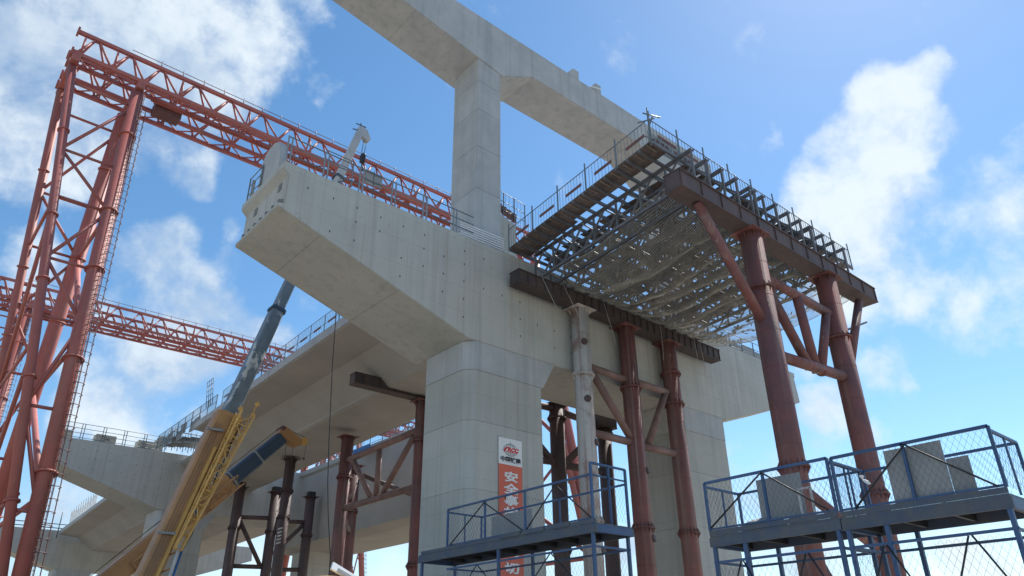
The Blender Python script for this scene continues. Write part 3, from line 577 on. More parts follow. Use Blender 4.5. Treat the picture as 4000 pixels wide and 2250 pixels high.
for i in range(14):
    y = 14.2 + i * .72; MB().box((lx(y) + .05, y + .02, zz - .05), (lx(y) + .62, y + .1, zz - .002)).build('batten', 'wood_lt', dk)
# side form for the girder edge and soffit sheets with gaps between
for j in range(7):
    y0 = 14.0 + j * 1.44
    for k in range(12):
        x0 = lx(y0) + 2.35 + k * 1.2
        if x0 > 35.2: continue
        w = 1.2 - rb.uniform(.06, .26); l = 1.44 - rb.uniform(.05, .3)
        if rb.random() < .13: continue
        z_ = zz + rb.uniform(0, .12)
        MB().box((x0, y0, z_), (min(x0 + w, 36.0), y0 + l, z_ + .02)).build('form_sheet', 'wood', dk)
# railings of the deck
def drail(label, a, b, n, over, toe):
    return railing('scaffold_railing', label, a, b, 1.2, n, (1, .08), 'rail', .21, r=.026, group='railings round the falsework deck', toe=toe, over=over)
drail('long picket railing with red toe boards along the left edge of the falsework deck', (lx(14), 14.0, DZ + .06), (lx(24.1), 24.1, DZ + .06), 5, .32, [(k / 5 + .03, k / 5 + .14) for k in range(5)])
drail('picket railing along the outer right edge of the falsework deck', (lx(14) + .02, 13.98, DZ + .06), (36.2, 14.02, DZ + .06), 9, .42, [(.03, .10), (.14, .19)])
t = thing('corner_clamp_tubes', (19.6, 14, DZ), 'bundle of crossing scaffold tubes at the high corner of the deck', 'scaffold tubes')
for a, b in (((19.3, 14.0, 21.5), (20.3, 13.9, 21.75)), ((19.6, 13.7, 21.2), (19.7, 14.6, 21.6)), ((19.6, 14.0, 20.0), (19.6, 14.0, 21.95)), ((19.3, 14.05, 20.35), (20.2, 13.9, 20.55)), ((19.55, 13.75, 21.3), (20.1, 14.4, 21.35))): MB().tube(a, b, .03, 8).build('tube', 'rail', t)
# pale side sheets behind the corner railing
t = thing('edge_form', (20.4, 14.3, DZ), 'pale slotted side form sheets inside the high corner of the deck', 'formwork')
for k in range(2):
    x0 = lx(14.2) + .2 + k * 1.5
    MB().box((x0, 14.25, DZ + .2), (x0 + 1.45, 14.29, DZ + .95)).build('sheet', 'sheet', t)
    for q in range(4): MB().box((x0 + .2 + q * .3, 14.245, DZ + .62), (x0 + .42 + q * .3, 14.249, DZ + .76)).build('slot', 'toe', t)

# safety net: a real sagging grid of cords
def netz(u, v):                                                  # u along X 0..1, v along Y 0..1 (outer -> cap)
    e2 = min(v, 1 - v) * 2; e = min(u, 1 - u) * 2
    sag = -.62 * (1 - (1 - min(1, e2 * 1.2)) ** 2) * (.6 + .4 * min(1, e * 4))
    p = V((u * 3.0, v * 1.6, 2.3)); q = V((u * 11.0, v * 3.2, 5.1))
    ph = u * 8.0 + .9 * noise.noise(p) + v * .7                   # lengthwise folds hung from the truss lines
    fold = -.20 * abs(math.sin(math.pi * ph)) ** .9 + .24 * noise.noise(q) + .10 * noise.noise(q * 2.3)
    lift = 1.1 * max(0, 1 - u * 6.5) ** 1.5 * (.35 + .65 * (1 - v))
    return sag + fold * min(1, e2 * 4 + .2) + lift
def net_pt(u, v):
    y = 14.0 + v * 9.1; xl = lx(y) + 1.95; x = xl + u * (36.0 - xl)
    p = V((u * 6, v * 5, 7.1))
    return V((x + .12 * noise.noise(p), y + .10 * noise.noise(p + V((5, 3, 1))), 18.72 + netz(u, v)))
net = thing('safety_net', (28, 18.5, 18), 'sagging pale cord safety net slung beneath the falsework deck', 'net')
NU, NV = 168, 104
P = [[net_pt(i / NU, j / NV) for j in range(NV + 1)] for i in range(NU + 1)]
k = MB()
def cord(a, b, r):
    d = (b - a); L_ = d.length
    if L_ < 1e-5: return
    d /= L_; s1 = d.cross(V((0.3, .2, 1))).normalized(); s2 = d.cross(s1)
    o = len(k.v)
    for c in (a, b):
        for q in range(3):
            an = q * 2.0944; k.v.append(tuple(c + (s1 * math.cos(an) + s2 * math.sin(an)) * r))
    for q in range(3):
        w = (q + 1) % 3; k.f.append((o + q, o + 3 + q, o + 3 + w, o + w)); k.sm.append(True)
for i in range(NU + 1):
    for j in range(NV + 1):
        if i < NU: cord(P[i][j], P[i + 1][j], .0075)
        if j < NV: cord(P[i][j], P[i][j + 1], .0075)
k.build('net_cords', 'net', net, kind='stuff')
k = MB()
for v in (0, 1): k.path([net_pt(i / 48, v) for i in range(49)], .022, 5)
for u in (0, 1): k.path([net_pt(u, j / 40) for j in range(41)], .018, 5)
k.build('lacing_ropes', 'net', net, kind='stuff')
k = MB(); rd = random.Random(21)
for i in range(620):                                             # scraps that lie in the net
    u, v = rd.random(), rd.random() ** .8
    if u < .2 and rd.random() < .8: continue
    c = net_pt(u, v) + V((0, 0, .05)); a = rd.uniform(0, 6.28); l = rd.uniform(.05, .24); w = rd.uniform(.02, .10); tl = rd.uniform(-.4, .4)
    dx = V((math.cos(a), math.sin(a), tl)) * l; dy = V((-math.sin(a), math.cos(a), rd.uniform(-.3, .3))) * w; dz = V((0, 0, .012))
    k.add([c - dx - dy, c + dx - dy, c + dx * .8 + dy, c - dx * .9 + dy * .7, c - dx - dy + dz, c + dx - dy + dz, c + dx * .8 + dy + dz, c - dx * .9 + dy * .7 + dz],
          [(3, 2, 1, 0), (4, 5, 6, 7), (0, 1, 5, 4), (1, 2, 6, 5), (2, 3, 7, 6), (3, 0, 4, 7)])
tag(k.build('timber_scrap', 'debris'), 'litter of timber and sheet scraps caught in the safety net', 'scrap', kind='stuff')

# ================================================================== red gantry cranes
def build_gantry(label, x_end=43.0, near=True):
    t = thing('gantry_crane', (20, 47, 0), label, 'gantry crane', 'red gantry cranes over the viaduct')
    ZB, ZT = 37.2, 39.45
    for (yb0, yb1, yt) in ((45.0, 46.2, 45.6), (47.7, 48.9, 48.3)):
        for y, z in ((yb0, ZB), (yb1, ZB), (yt, ZT)):
            c = MB().bar((1.75, y, z), (x_end, y, z), .23, .26).build('chord', 'gantry', t)
            MB().bar((1.62, y, z), (1.748, y, z), .46, .5).build('end_plate', 'gantry', c)
        tops = [2.9, 5.05, 7.1]
        while tops[-1] < x_end - 2.6: tops.append(tops[-1] + 2.47)
        bots = [1.95] + [(a + b) / 2 for a, b in zip(tops, tops[1:])] + [tops[-1] + 1.2]
        for i, xt in enumerate(tops):
            for yb in (yb0, yb1):
                for xb in (bots[i], bots[i + 1]):
                    MB().tube((xt + (.12 if xb > xt else -.12), yt, ZT - .1), (xb, yb, ZB + .12), .075, 8).build('diagonal', 'gantry', t)
        gp = MB()
        for xt in tops: gp.box((xt - .2, yt - .02, ZT - .30), (xt + .2, yt + .02, ZT - .131))
        for xb in bots:
            for yb in (yb0, yb1): gp.box((xb - .2, yb - .02, ZB + .131), (xb + .2, yb + .02, ZB + .27))
        gp.build('gusset_plates', 'gantry', t, kind='stuff')
        for i, xb in enumerate(bots):
            if i % 2 == 1 or i == 0:
                for yb in (yb0, yb1): MB().tube((xb + .25, yt, ZT - .1), (xb + .25, yb, ZB + .12), .06, 8).build('upright', 'gantry', t)
            if i < len(bots) - 1:
                xm = tops[i]; MB().tube((xb, yb0 + .1, ZB), (xm, yb1 - .1, ZB), .055, 6).build('lacing', 'gantry', t); MB().tube((xm, yb1 - .1, ZB), (bots[i + 1], yb0 + .1, ZB), .055, 6).build('lacing', 'gantry', t)
    # hand rail on the near top chord, crossbeams, hanging cabin floor
    MB().tube((5.0, 45.75, ZT + .62), (x_end, 45.75, ZT + .62), .025, 6).build('hand_rail', 'gantry_dk', t)
    k = MB()
    for i in range(26): k.tube((7.0 + i * 1.5, 45.75, ZT + .13), (7.0 + i * 1.5, 45.75, ZT + .8), .03, 5)
    k.build('rail_posts', 'gantry_dk', t, kind='stuff')
    for x in (2.0, 6.0): MB().bar((x, 44.8, ZB - .42), (x, 49.1, ZB - .42), .5, .5).build('head_beam', 'gantry', t)
    MB().box((7.4, 46.5, ZB - .55), (9.2, 47.5, ZB + .25)).build('winch_platform', 'gantry_dk', t)
    MB().bar((7.0, 46.25, ZB - .15), (x_end, 46.25, ZB - .15), .1, .2).build('runway_beam', 'gantry', t)
    # legs: near and far frames spread outwards, the two legs of a frame meet at the base
    def legs(xm, xo, tower):
        zt = ZB - .68
        for sg, y0 in ((-1, 45.5), (1, 48.5)):
            base = V((xm, y0 + sg * 7.2, .9))
            top1 = V((xm, y0, zt)); top2 = V((xo, y0, zt)); bo = V((xm + (xo - xm) * .06, y0 + sg * 7.2, .9))
            main = MB().tube(top1, base, .45 if sg > 0 else .42, 20, .42 if sg > 0 else .35).build('main_leg', 'gantry', t)
            slim = MB().tube(top2, bo, .27, 16, .22).build('slim_leg', 'gantry', t)
            for f in (.12, .3, .42, .58, .75, .9):
                p = lerp(top1, base, f); d = (base - top1).normalized(); MB().tube(p - d * .04, p + d * .04, .53, 20).build('flange', 'gantry', main)
                p = lerp(top2, bo, f + .04); d = (bo - top2).normalized(); MB().tube(p - d * .04, p + d * .04, .34, 16).build('flange', 'gantry', slim)
            fs = [.04, .2, .3, .42, .52, .66, .8]
            for i, f in enumerate(fs):
                MB().tube(lerp(top1, base, f), lerp(top2, bo, f), .09, 8).build('strut', 'gantry', t)
                if i < len(fs) - 1:
                    a, b = (lerp(top1, base, f), lerp(top2, bo, fs[i + 1])) if i % 2 == 0 else (lerp(top2, bo, f), lerp(top1, base, fs[i + 1]))
                    MB().tube(a, b, .1, 8).build('diagonal', 'gantry', t)
            MB().box((base.x - 1.6, base.y - .5, .35), (base.x + 1.6, base.y + .5, 1.0)).build('bogie', 'gantry', t)
            for w in (-1, 1): MB().tube((base.x + w, base.y - .3, .38), (base.x + w, base.y + .3, .38), .36, 16).build('wheel', 'black', t)
        n1, n2 = V((xm, 45.5, zt)), V((xm, 38.3, .9)); f1, f2 = V((xm, 48.5, zt)), V((xm, 55.7, .9))
        o1, o2 = V((xo, 45.5, zt)), V((xm, 38.3, .9)); q1, q2 = V((xo, 48.5, zt)), V((xm, 55.7, .9))
        for f in (.3, .55, .78):
            MB().tube(lerp(n1, n2, f), lerp(f1, f2, f), .12, 8).build('cross_tie', 'gantry', t); MB().tube(lerp(o1, o2, f), lerp(q1, q2, f), .1, 8).build('cross_tie', 'gantry', t)
        for fa, fb in ((.3, .55), (.55, .78)):
            MB().tube(lerp(n1, n2, fb), lerp(f1, f2, fa), .17, 10).build('cross_brace', 'gantry', t); MB().tube(lerp(o1, o2, fa), lerp(q1, q2, fb), .12, 8).build('cross_brace', 'gantry', t)
        if tower:                                              # caged ladder on the near main leg
            d = (n2 - n1).normalized(); off = V((.33, -.27, 0)); si = V((.62, .78, 0)).normalized()
            lad = MB()
            for s in (-.2, .2): lad.tube(n1 + off + si * s, n2 + off + si * s, .022, 5)
            Ln = (n2 - n1).length; i = .6
            while i < Ln - .5:
                lad.tube(n1 + d * i + off - si * .2, n1 + d * i + off + si * .2, .014, 4, caps=False); i += .32
            lo = lad.build('ladder', 'gantry_dk', t)
            cg = MB(); outw = V((.78, -.62, 0)).normalized(); i = 1.5; ring = [math.radians(a) for a in range(-95, 96, 24)]
            while i < Ln - 2:
                c = n1 + d * i + off
                cg.path([c + si * math.sin(a) * .33 + outw * (math.cos(a) * .36 + .04) for a in ring], .02, 4); i += .6
            for a in (-60, 0, 60):
                o_ = si * math.sin(math.radians(a)) * .33 + outw * (math.cos(math.radians(a)) * .36 + .04); cg.tube(n1 + d * 1.5 + off + o_, n1 + d * (Ln - 2) + off + o_, .014, 4)
            cg.build('ladder_cage', 'gantry_dk', t, kind='stuff')
    legs(6.0, 2.0, True); legs(x_end - .5, x_end - 2.4, False)
    return t
g1 = build_gantry('nearest red lattice gantry crane, its girder high over the near cap beam')
g2 = copy_tree(g1, (1.45, 43.2, 0), 'second red gantry crane farther back, its girder behind the blue grey crane boom')
g3 = copy_tree(g1, (52.0, 60.0, 0), 'third red gantry crane, mostly hidden, glimpsed beneath the near girder')

# ================================================================== mobile cranes
def boom_sec(name, a, b, w, h, m, t, w2=None, chamfer=.22):
    """telescopic section: box with rounded lower side"""
    a = V(a); b = V(b); d = (b - a).normalized(); s = d.cross(V((0, 1, 0))).normalized(); n = V((0, 1, 0))
    def loop(c, w, h):
        pr = [(-.5, -.5), (-.5, .30), (-.34, .5), (.34, .5), (.5, .30), (.5, -.5)]
        pr = [(-.5, -.36), (-.38, -.5), (.38, -.5), (.5, -.36), (.5, .5), (-.5, .5)]
        return [c + s * (x * w) + n * (y * h) for x, y in pr]
    w2 = w2 or w
    return MB().loft([loop(a, w, h), loop(b, w2, h * w2 / w)]).build(name, m, t, bevel=.02)
CY = 36.0
t = thing('mobile_crane', (9.2, CY, 0), 'large yellow truck crane with long blue grey telescopic boom passing behind the near cap', 'mobile crane', 'yellow mobile cranes')
pb = V((9.35, CY, 2.6)); 
def bp(z): # boom axis in the plane Y = 36
    return V((12.0 + (z - 11.0) * (17.98 - 12.0) / (33.6 - 11.0), CY, z))
def bpl(z): return V((12.0 - (11.0 - z) * .262, CY, z)) if z < 11 else bp(z)
SH = V((-.27, 0, 0))
boom_sec('boom_section', bpl(2.2) + SH, bpl(12.9) + SH * .8, .92, .95, 'yellow', t, .86)['label'] = 'yellow base section'
boom_sec('boom_section', bpl(12.6), bpl(19.2), .72, .80, 'boom', t, .68)['label'] = 'blue grey section with peeling paint'
boom_sec('boom_section', bpl(19.0), bpl(29.3), .58, .64, 'boom', t, .54)['label'] = 'blue grey section with peeling paint'
boom_sec('boom_section', bpl(29.0), bpl(33.5), .48, .5, 'boom_white', t, .45)['label'] = 'whitish top section'
for z, w in ((12.8, .9), (19.15, .82), (29.25, .66)):
    c = bpl(z); d = (bpl(z + 1) - c).normalized(); boom_sec('collar', c - d * .12, c + d * .1, w, w, 'boom_dk' if z > 13 else 'yellow', t)
for z in (11.9, 7.0, 4.4):
    c = bpl(z) + SH; MB().box((c.x - .58, CY - .64, z - .05), (c.x + .2, CY - .5, z + .05)).build('guide_bar', 'galv', t)
hd = bp(33.55)
MB().prism_y([(hd.x - .25, 33.4), (hd.x + .15, 33.2), (hd.x + .5, 33.0), (hd.x + .72, 33.3), (hd.x + .45, 33.85), (hd.x + .1, 33.98), (hd.x - .15, 33.9)], CY - .17, CY + .17).build('boom_head', 'boom_white', t)
for y in (-.14, .14): MB().tube((hd.x + .52, CY + y - .05, 33.2), (hd.x + .52, CY + y + .05, 33.2), .22, 14).build('sheave', 'rail_w', t)
MB().bar((hd.x - .35, CY, 34.1), (hd.x + .4, CY, 34.15), .05).build('anemometer_bar', 'black', t); MB().bar((hd.x, CY, 33.9), (hd.x, CY, 34.3), .05).build('anemometer_mast', 'black', t)
MB().bar((hd.x - .55, CY, 33.55), (hd.x - .2, CY, 33.6), .05).build('lamp_arm', 'black', t)
for dx, dy in ((.32, -.1), (.36, .1), (.52, -.1), (.56, .1)): MB().tube((hd.x + dx, CY + dy, 33.1), (hd.x + dx - .08, CY + dy, 31.9), .012, 5).build('hoist_rope', 'rope', t)
MB().prism_y([(hd.x + .24, 31.2), (hd.x + .5, 31.2), (hd.x + .54, 31.8), (hd.x + .32, 31.95), (hd.x + .22, 31.75)], CY - .12, CY + .12).build('hook_block', 'black', t)
MB().path([V((hd.x + .38, CY, 31.2)), V((hd.x + .38, CY, 30.95)), V((hd.x + .5, CY, 30.8)), V((hd.x + .48, CY, 30.62)), V((hd.x + .35, CY, 30.58)), V((hd.x + .27, CY, 30.7))], .05, 6).build('hook', 'black', t)
# side plates and folded lattice jib stowed along the boom
ax = (bpl(12) - bpl(5)).normalized(); sd_ = V((ax.z, 0, -ax.x))
def jp(s, o, y): return bpl(2.4) + SH + ax * s + sd_ * o + V((0, y, 0))
MB().bar(jp(.2, .22, -.57), jp(9.0, .18, -.55), .13, .16, up=(0, 1, 0)).build('jib_rail', 'yellow_lt', t)
for o_ in (-.27, -.13, .0): MB().bar(jp(.2, o_, -.502), jp(10.2, o_ * .92, -.472), .02, .02, up=(0, 1, 0)).build('fold_seam', 'pipe_br', t)
MB().bar(jp(8.4, .60, -.42), jp(10.9, .62, -.42), .28, .3, up=(0, 1, 0)).build('jib_bracket', 'yellow_lt', t)
for k in range(4): MB().bar(jp(8.9 + k * .28, .8, -.45), jp(10.1 + k * .22, .86, -.45), .05, .22, up=(0, 1, 0)).build('plate', 'yellow_lt', t)
def lattice(t, P0, ax, s1, s2, L0, w0, w1, n, r, m):
    """four chords with zig-zag lacing, tapering from w0 to w1"""
    def c(i, a, b):
        f = i / n; w = w0 + (w1 - w0) * f
        return P0 + ax * (L0 * f) + s1 * (a * w / 2) + s2 * (b * w / 2)
    for a in (-1, 1):
        for b in (-1, 1):
            k = MB(); k.path([c(i, a, b) for i in range(n + 1)], r, 8); k.build('chord', m, t)
    for i in range(n):
        for a in (-1, 1):
            MB().tube(c(i, a, -1), c(i, a, 1), r * .55, 6).build('batten', m, t); MB().tube(c(i, a, -1 if i % 2 else 1), c(i + 1, a, 1 if i % 2 else -1), r * .5, 6).build('lacing', m, t)
            MB().tube(c(i, -1, a), c(i, 1, a), r * .55, 6).build('batten', m, t); MB().tube(c(i, -1 if i % 2 else 1, a), c(i + 1, 1 if i % 2 else -1, a), r * .5, 6).build('lacing', m, t)
lat_a = V((10.98, CY - .9, 6.3)); lat_b = V((13.0, CY - .9, 12.8))
la = (lat_b - lat_a).normalized(); ls = V((la.z, 0, -la.x))
lattice(t, lat_a, la, ls, V((0, 1, 0)), (lat_b - lat_a).length, .27, .70, 10, .045, 'yellow_lt')
for q, o_ in ((.15, -.35), (.15, .35), (.75, .30), (-.2, -.28)):
    p = lat_b + la * q + ls * o_; MB().tube(p - V((0, .06, 0)), p + V((0, .06, 0)), .11, 12).build('pin_eye', 'yellow_lt', t); MB().tube(lat_b + ls * o_, p, .035, 6).build('tip_strut', 'yellow_lt', t)
rp = random.Random(9)
for k in range(10):
    s = 3.2 + k * .75; MB().tube(jp(s, .36, -.5), jp(s + .35, .75, -.72), .045, 6).build('bracket', 'yellow', t)
MB().path([jp(1 + i * .5, .8 + .05 * math.sin(i * 1.7), -.6 + .05 * math.cos(i * 2.1)) for i in range(18)], .03, 6).build('hydraulic_hose', 'black', t)
MB().bar(jp(5.6, .50, -.50), jp(8.2, .52, -.50), .34, .03, up=(0, 1, 0)).build('name_plate', 'yellow_lt', t)
c0 = jp(5.95, .50, -.53); MB().tube(c0, c0 + V((0, -.02, 0)), .17, 16).build('emblem', 'tarp_blue', t)
for k in range(3): MB().bar(jp(6.5 + k * .42, .43, -.53), jp(6.72 + k * .42, .57, -.53), .06, .02, up=(0, 1, 0)).build('letter_stroke', 'white', t)
# lower works out of the picture: slewing deck and carrier
MB().box((7.4, CY - 1.3, 1.5), (10.6, CY + 1.3, 3.0)).build('slewing_deck', 'yellow', t, bevel=.08); MB().box((5.5, CY - 1.35, .8), (16.5, CY + 1.35, 1.45)).build('carrier', 'yellow', t, bevel=.06)
for x in (6.5, 8, 12.5, 14, 15.5):
    for s in (-1.1, 1.1): MB().tube((x, CY + s - .2, .62), (x, CY + s + .2, .62), .6, 20).build('wheel', 'black', t)
# blue cylinder and counter boom at lower right of the crane base
MB().tube((10.6, CY - .8, 3.2), (11.1, CY - .8, 6.6), .07, 10).build('lift_rod', 'rail_w', t); MB().tube((10.75, CY - .75, 3.2), (11.25, CY - .75, 6.5), .05, 10).build('lift_rod', 'tarp_blue', t)

CY2 = 46.0
t = thing('mobile_crane', (9.5, CY2, 0), 'smaller yellow crane with short dark blue boom and yellow head under the girder', 'mobile crane', 'yellow mobile cranes')
A = V((6.6, CY2, 2.0)); Bq = V((19.75, CY2, 15.25)); A = V((8.0, CY2, 2.55))
def b2(f): return lerp(A, Bq, f)
boom_sec('boom_section', b2(0), b2(.735), 1.15, 1.15, 'yellow', t, 1.05)['label'] = 'yellow base section'
boom_sec('boom_section', b2(.72), b2(.865), .98, .98, 'boom_dk', t); boom_sec('boom_section', b2(.86), b2(.99), .86, .86, 'boom_dk', t)
for f in (.74, .865): boom_sec('collar', b2(f), b2(f + .008), 1.08 if f < .8 else .98, 1.06 if f < .8 else .96, 'galv', t)
MB().prism_y([(19.25, 15.3), (19.5, 15.85), (19.85, 15.85), (21.05, 15.15), (20.75, 14.72), (20.5, 14.75)], CY2 - .4, CY2 + .4).build('boom_head', 'yellow', t, bevel=.04)
MB().tube((19.55, CY2 - .45, 15.72), (19.55, CY2 + .45, 15.72), .16, 12).build('guide_pulley', 'gantry_dk', t); MB().tube((21.25, CY2 - .12, 15.2), (21.25, CY2 + .12, 15.2), .26, 16).build('sheave', 'yellow_lt', t)
MB().tube((21.45, CY2, 15.2), (21.4, CY2, 14.1), .014, 5).build('hoist_rope', 'rope', t); MB().tube((21.4, CY2, 14.0), (21.4, CY2, 14.12), .07, 8).build('hook_ball', 'black', t)
for x in (20.05, 20.55): MB().tube((x, CY2, 14.75), (x, CY2, 13.5), .016, 5).build('hoist_rope', 'rope', t)
MB().tube((19.5, CY2 - .3, 15.9), b2(.3) + V((-.55, -.3, .6)), .02, 5).build('luffing_rope', 'rope', t); MB().tube((19.7, CY2, 15.9), (21.3, CY2, 15.5), .02, 5).build('luffing_rope', 'rope', t)
d2 = (Bq - A).normalized(); s2 = V((d2.z, 0, -d2.x))
lattice(t, b2(.33) + V((0, -.85, 0)) + s2 * .25, d2, s2, V((0, 1, 0)), (Bq - A).length * .42, .5, .62, 9, .04, 'yellow')
MB().tube(b2(.05) + V((-.3, -.5, .9)), b2(.55) + V((-.5, -.3, .6)), .02, 5).build('luffing_rope', 'rope', t)
MB().box((5.5, CY2 - 1.3, 1.4), (9.2, CY2 + 1.3, 3.0)).build('slewing_deck', 'yellow', t, bevel=.08); MB().box((3.5, CY2 - 1.3, .8), (13.5, CY2 + 1.3, 1.38)).build('carrier', 'yellow', t, bevel=.05)
for x in (4.5, 6, 10.5, 12): 
    for s in (-1.1, 1.1): MB().tube((x, CY2 + s - .2, .6), (x, CY2 + s + .2, .6), .58, 20).build('wheel', 'black', t)
# hanging hoist cable in front of the near girder
t = thing('hanging_cable', (14.2, 28.35, 6), 'single black cable hanging from the near cap past the girder', 'cable')
MB().path([V((13.88, 28.32, 16.7)), V((14.0, 28.32, 13.6)), V((14.2, 28.32, 10.5)), V((14.36, 28.32, 8.5)), V((14.52, 28.3, 7.2)), V((14.8, 28.3, 5.6)), V((15.0, 28.3, 0.1))], .022, 6).build('cable', 'rope', t)

# ================================================================== blue mesh work platforms
def wiremesh(a, b, c, pitch, name, t, r=.0022):
    """diamond wire over the rectangle a, a+b, a+c"""
    a = V(a); b = V(b); c = V(c); LB, LC = b.length, c.length; ub, uc = b / LB, c / LC; k = MB()
    n = int((LB + LC * .6) / pitch)
    for i in range(n + 1):
        for sg in (1, -1):
            s0 = -LC * .6 + i * pitch
            p0, p1 = (s0, 0.0), (s0 + LC * .6, LC)
            if p0[0] < 0: f = -p0[0] / (LC * .6); p0 = (0, f * LC)
            if p1[0] > LB: f = (LB - s0) / (LC * .6); p1 = (LB, f * LC)
            if p1[1] - p0[1] < .03 or p0[0] > LB: continue
            q = [(x if sg > 0 else LB - x, y) for x, y in (p0, p1)]
            k.tube(a + ub * q[0][0] + uc * q[0][1], a + ub * q[1][0] + uc * q[1][1], r, 3, caps=False)
    return k.build(name, 'mesh', t, kind='stuff')
def platform(label, y0, y1, zd, x0, w, hr, posts, sheets=(), tall=None, ext=0.0, back=True, oh=.12):
    """runs along Y from y0 (near) to y1, deck at zd, front at x0"""
    t = thing('work_platform', (x0 + w / 2, (y0 + y1) / 2, 0), label, 'work platform', 'blue steel mesh work platforms in a row')
    B, DK = 'blue', 'blue_dk'
    x1 = x0 + w
    # deck edge channels and floor
    for x in (x0, x1): MB().box((x - .03, y0 - oh, zd - .26), (x + .03, y1 + ext + oh, zd - .09)).build('edge_channel', DK, t)
    for y in (y0 - oh, y1 + ext + oh - .06): MB().box((x0 + .031, y, zd - .26), (x1 - .031, y + .06, zd - .09)).build('end_channel', B, t)
    n = max(2, int(w / .3))
    for i in range(n):
        xa = x0 - .02 + i * (w + .04) / n; MB().box((xa, y0 - oh + .02, zd - .088), (xa + (w + .04) / n - .02, y1 + ext + oh - .02, zd - .045)).build('floor_plank', DK, t)
    MB().box((x0 - .03, y0 - oh + .02, zd - .04), (x0 + .0, y1 + ext * .9 + oh - .02, zd + .05)).build('toe_plate', DK, t)
    for i in range(int((y1 + ext - y0) / .8) + 1):
        y = y0 + .1 + i * .8
        if y < y1 + ext: MB().box((x0 + .04, y, zd - .22), (x1 - .04, y + .05, zd - .092)).build('floor_bearer', 'black', t)
    # front guard
    for y in posts: MB().bar((x0, y, zd + .05), (x0, y, zd + hr), .05, .05, up=(0, 1, 0)).build('guard_post', B, t)
    MB().bar((x0, y0, zd + hr), (x0, y1, zd + hr), .05, .05).build('top_rail', B, t); MB().bar((x0, y0, zd + .08), (x0, y1, zd + .08), .035, .035).build('bottom_rail', B, t)
    for a, b in zip(posts, posts[1:]):
        if b - a < .6: continue
        m_ = (a + b) / 2; 
        wiremesh((x0, a + .03, zd + .1), (0, b - a - .06, 0), (0, 0, hr - .12), .105, 'wire_mesh', t)
    # back guard
    hb = hr * .93
    MB().bar((x1, y0, zd + hb), (x1, y1, zd + hb), .045, .045).build('back_rail', B, t)
    for y in posts: MB().bar((x1, y, zd - .04), (x1, y, zd + hb), .045, .045, up=(0, 1, 0)).build('back_post', B, t)
    if back: wiremesh((x1, y0 + .03, zd + .05), (0, y1 - y0 - .06, 0), (0, 0, hb - .06), .12, 'wire_mesh', t)
    for yy in ((y1,) if tall else (y0, y1)):
        MB().bar((x0, yy, zd + hb), (x1, yy, zd + hb), .045, .045).build('side_rail', B, t)
        MB().bar(((x0 + x1) / 2, yy, zd), ((x0 + x1) / 2, yy, zd + hb), .03, .03).build('side_post', B, t)
        wiremesh((x0 + .03, yy, zd + .06), (w - .06, 0, 0), (0, 0, hb - .06), .115, 'wire_mesh', t)
    if tall:
        h = tall
        for x in (x0, x0 + w * .5, x1): MB().bar((x, y0, zd - .2), (x, y0, zd + h), .055 if x != x0 + w * .5 else .035, .055, up=(0, 1, 0)).build('gate_post', B, t)
        MB().bar((x0, y0, zd + h), (x1, y0, zd + h), .05, .05).build('gate_rail', B, t)
        wiremesh((x0 + .03, y0, zd + .05), (w - .06, 0, 0), (0, 0, h - .08), .115, 'wire_mesh', t)
        MB().bar((x0, y0 + .02, zd + hr), (x1, y0 + .02, zd + hr), .035, .035).build('gate_rail', B, t)
    for y in (y0 + .05, (y0 + y1) / 2 + .6, y1 + ext - .05):                      # legs and lower bay
        for x in (x0 + .02, x1 - .02): MB().bar((x, y, 0), (x, y, zd - .26), .07, .07, up=(0, 1, 0)).build('leg', B, t)
    for z in (zd - .55, zd - 1.75):
        for x in (x0 + .02, x1 - .02): MB().bar((x, y0, z), (x, y1, z), .045, .045).build('lower_rail', B, t)
        for y in (y0 + .05, y1 - .05): MB().bar((x0, y, z), (x1, y, z), .045, .045).build('lower_rail', B, t)
    ym = (y0 + y1) / 2
    for x in (x0 - .02,):
        for (a, b) in ((y0, ym), (ym, y1)):
            c = (a + b) / 2
            MB().tube((x, c, zd - .58), (x, a + .1, zd - 1.7), .016, 6).build('lower_brace', 'black', t); MB().tube((x, c + .05, zd - .58), (x, b - .1, zd - 1.7), .016, 6).build('lower_brace', 'black', t)
            wiremesh((x, a + .05, zd - 1.7), (0, b - a - .1, 0), (0, 0, 1.1), .12, 'wire_mesh', t, .0022)
    for y in (y0, y1): wiremesh((x0 + .05, y, zd - 1.7), (w - .1, 0, 0), (0, 0, 1.1), .12, 'wire_mesh', t, .0022)
    for (ya, yb, za, zb_) in sheets: MB().box((x1 - .035, ya, zd + za), (x1 - .02, yb, zd + zb_)).build('cladding_sheet', 'sheet', t)
    return t, x1
def xbr(t, x, a, b, z0, z1, mid):
    for y in (a, b): MB().tube((x, mid, z1), (x, y, z0), .018, 6).build('guard_brace', 'black', t)
t, x1 = platform('left blue mesh work platform in front of the banner pier', 12.15, 17.9, 4.66, 13.0, 1.25, 1.08, (12.15, 14.53, 16.18, 17.9), tall=1.36, ext=1.3, back=False)
xbr(t, 12.965, 14.6, 17.7, 4.75, 5.68, 16.18); xbr(t, 12.965, 12.2, 14.45, 4.75, 5.68, 13.35)
MB().box((13.9, 15.3, 4.75), (13.95, 17.0, 5.5)).build('cladding_sheet', 'sheet', t)
for k in range(3): MB().box((12.95, 12.9 + k * .9, 4.64), (12.985, 13.7 + k * .9, 4.74)).build('kick_plate', 'blue_dk', t)
t, x1 = platform('middle blue mesh work platform, lower and left of the largest one, sandbag on its deck', 6.36, 9.05, 4.0, 13.1, 1.2, 1.0, (6.36, 7.7, 9.05), oh=.03)
xbr(t, 13.065, 6.5, 9.0, 4.1, 4.98, 7.7); MB().box((13.5, 7.15, 4.15), (13.53, 8.1, 4.95)).build('cladding_sheet', 'sheet', t)
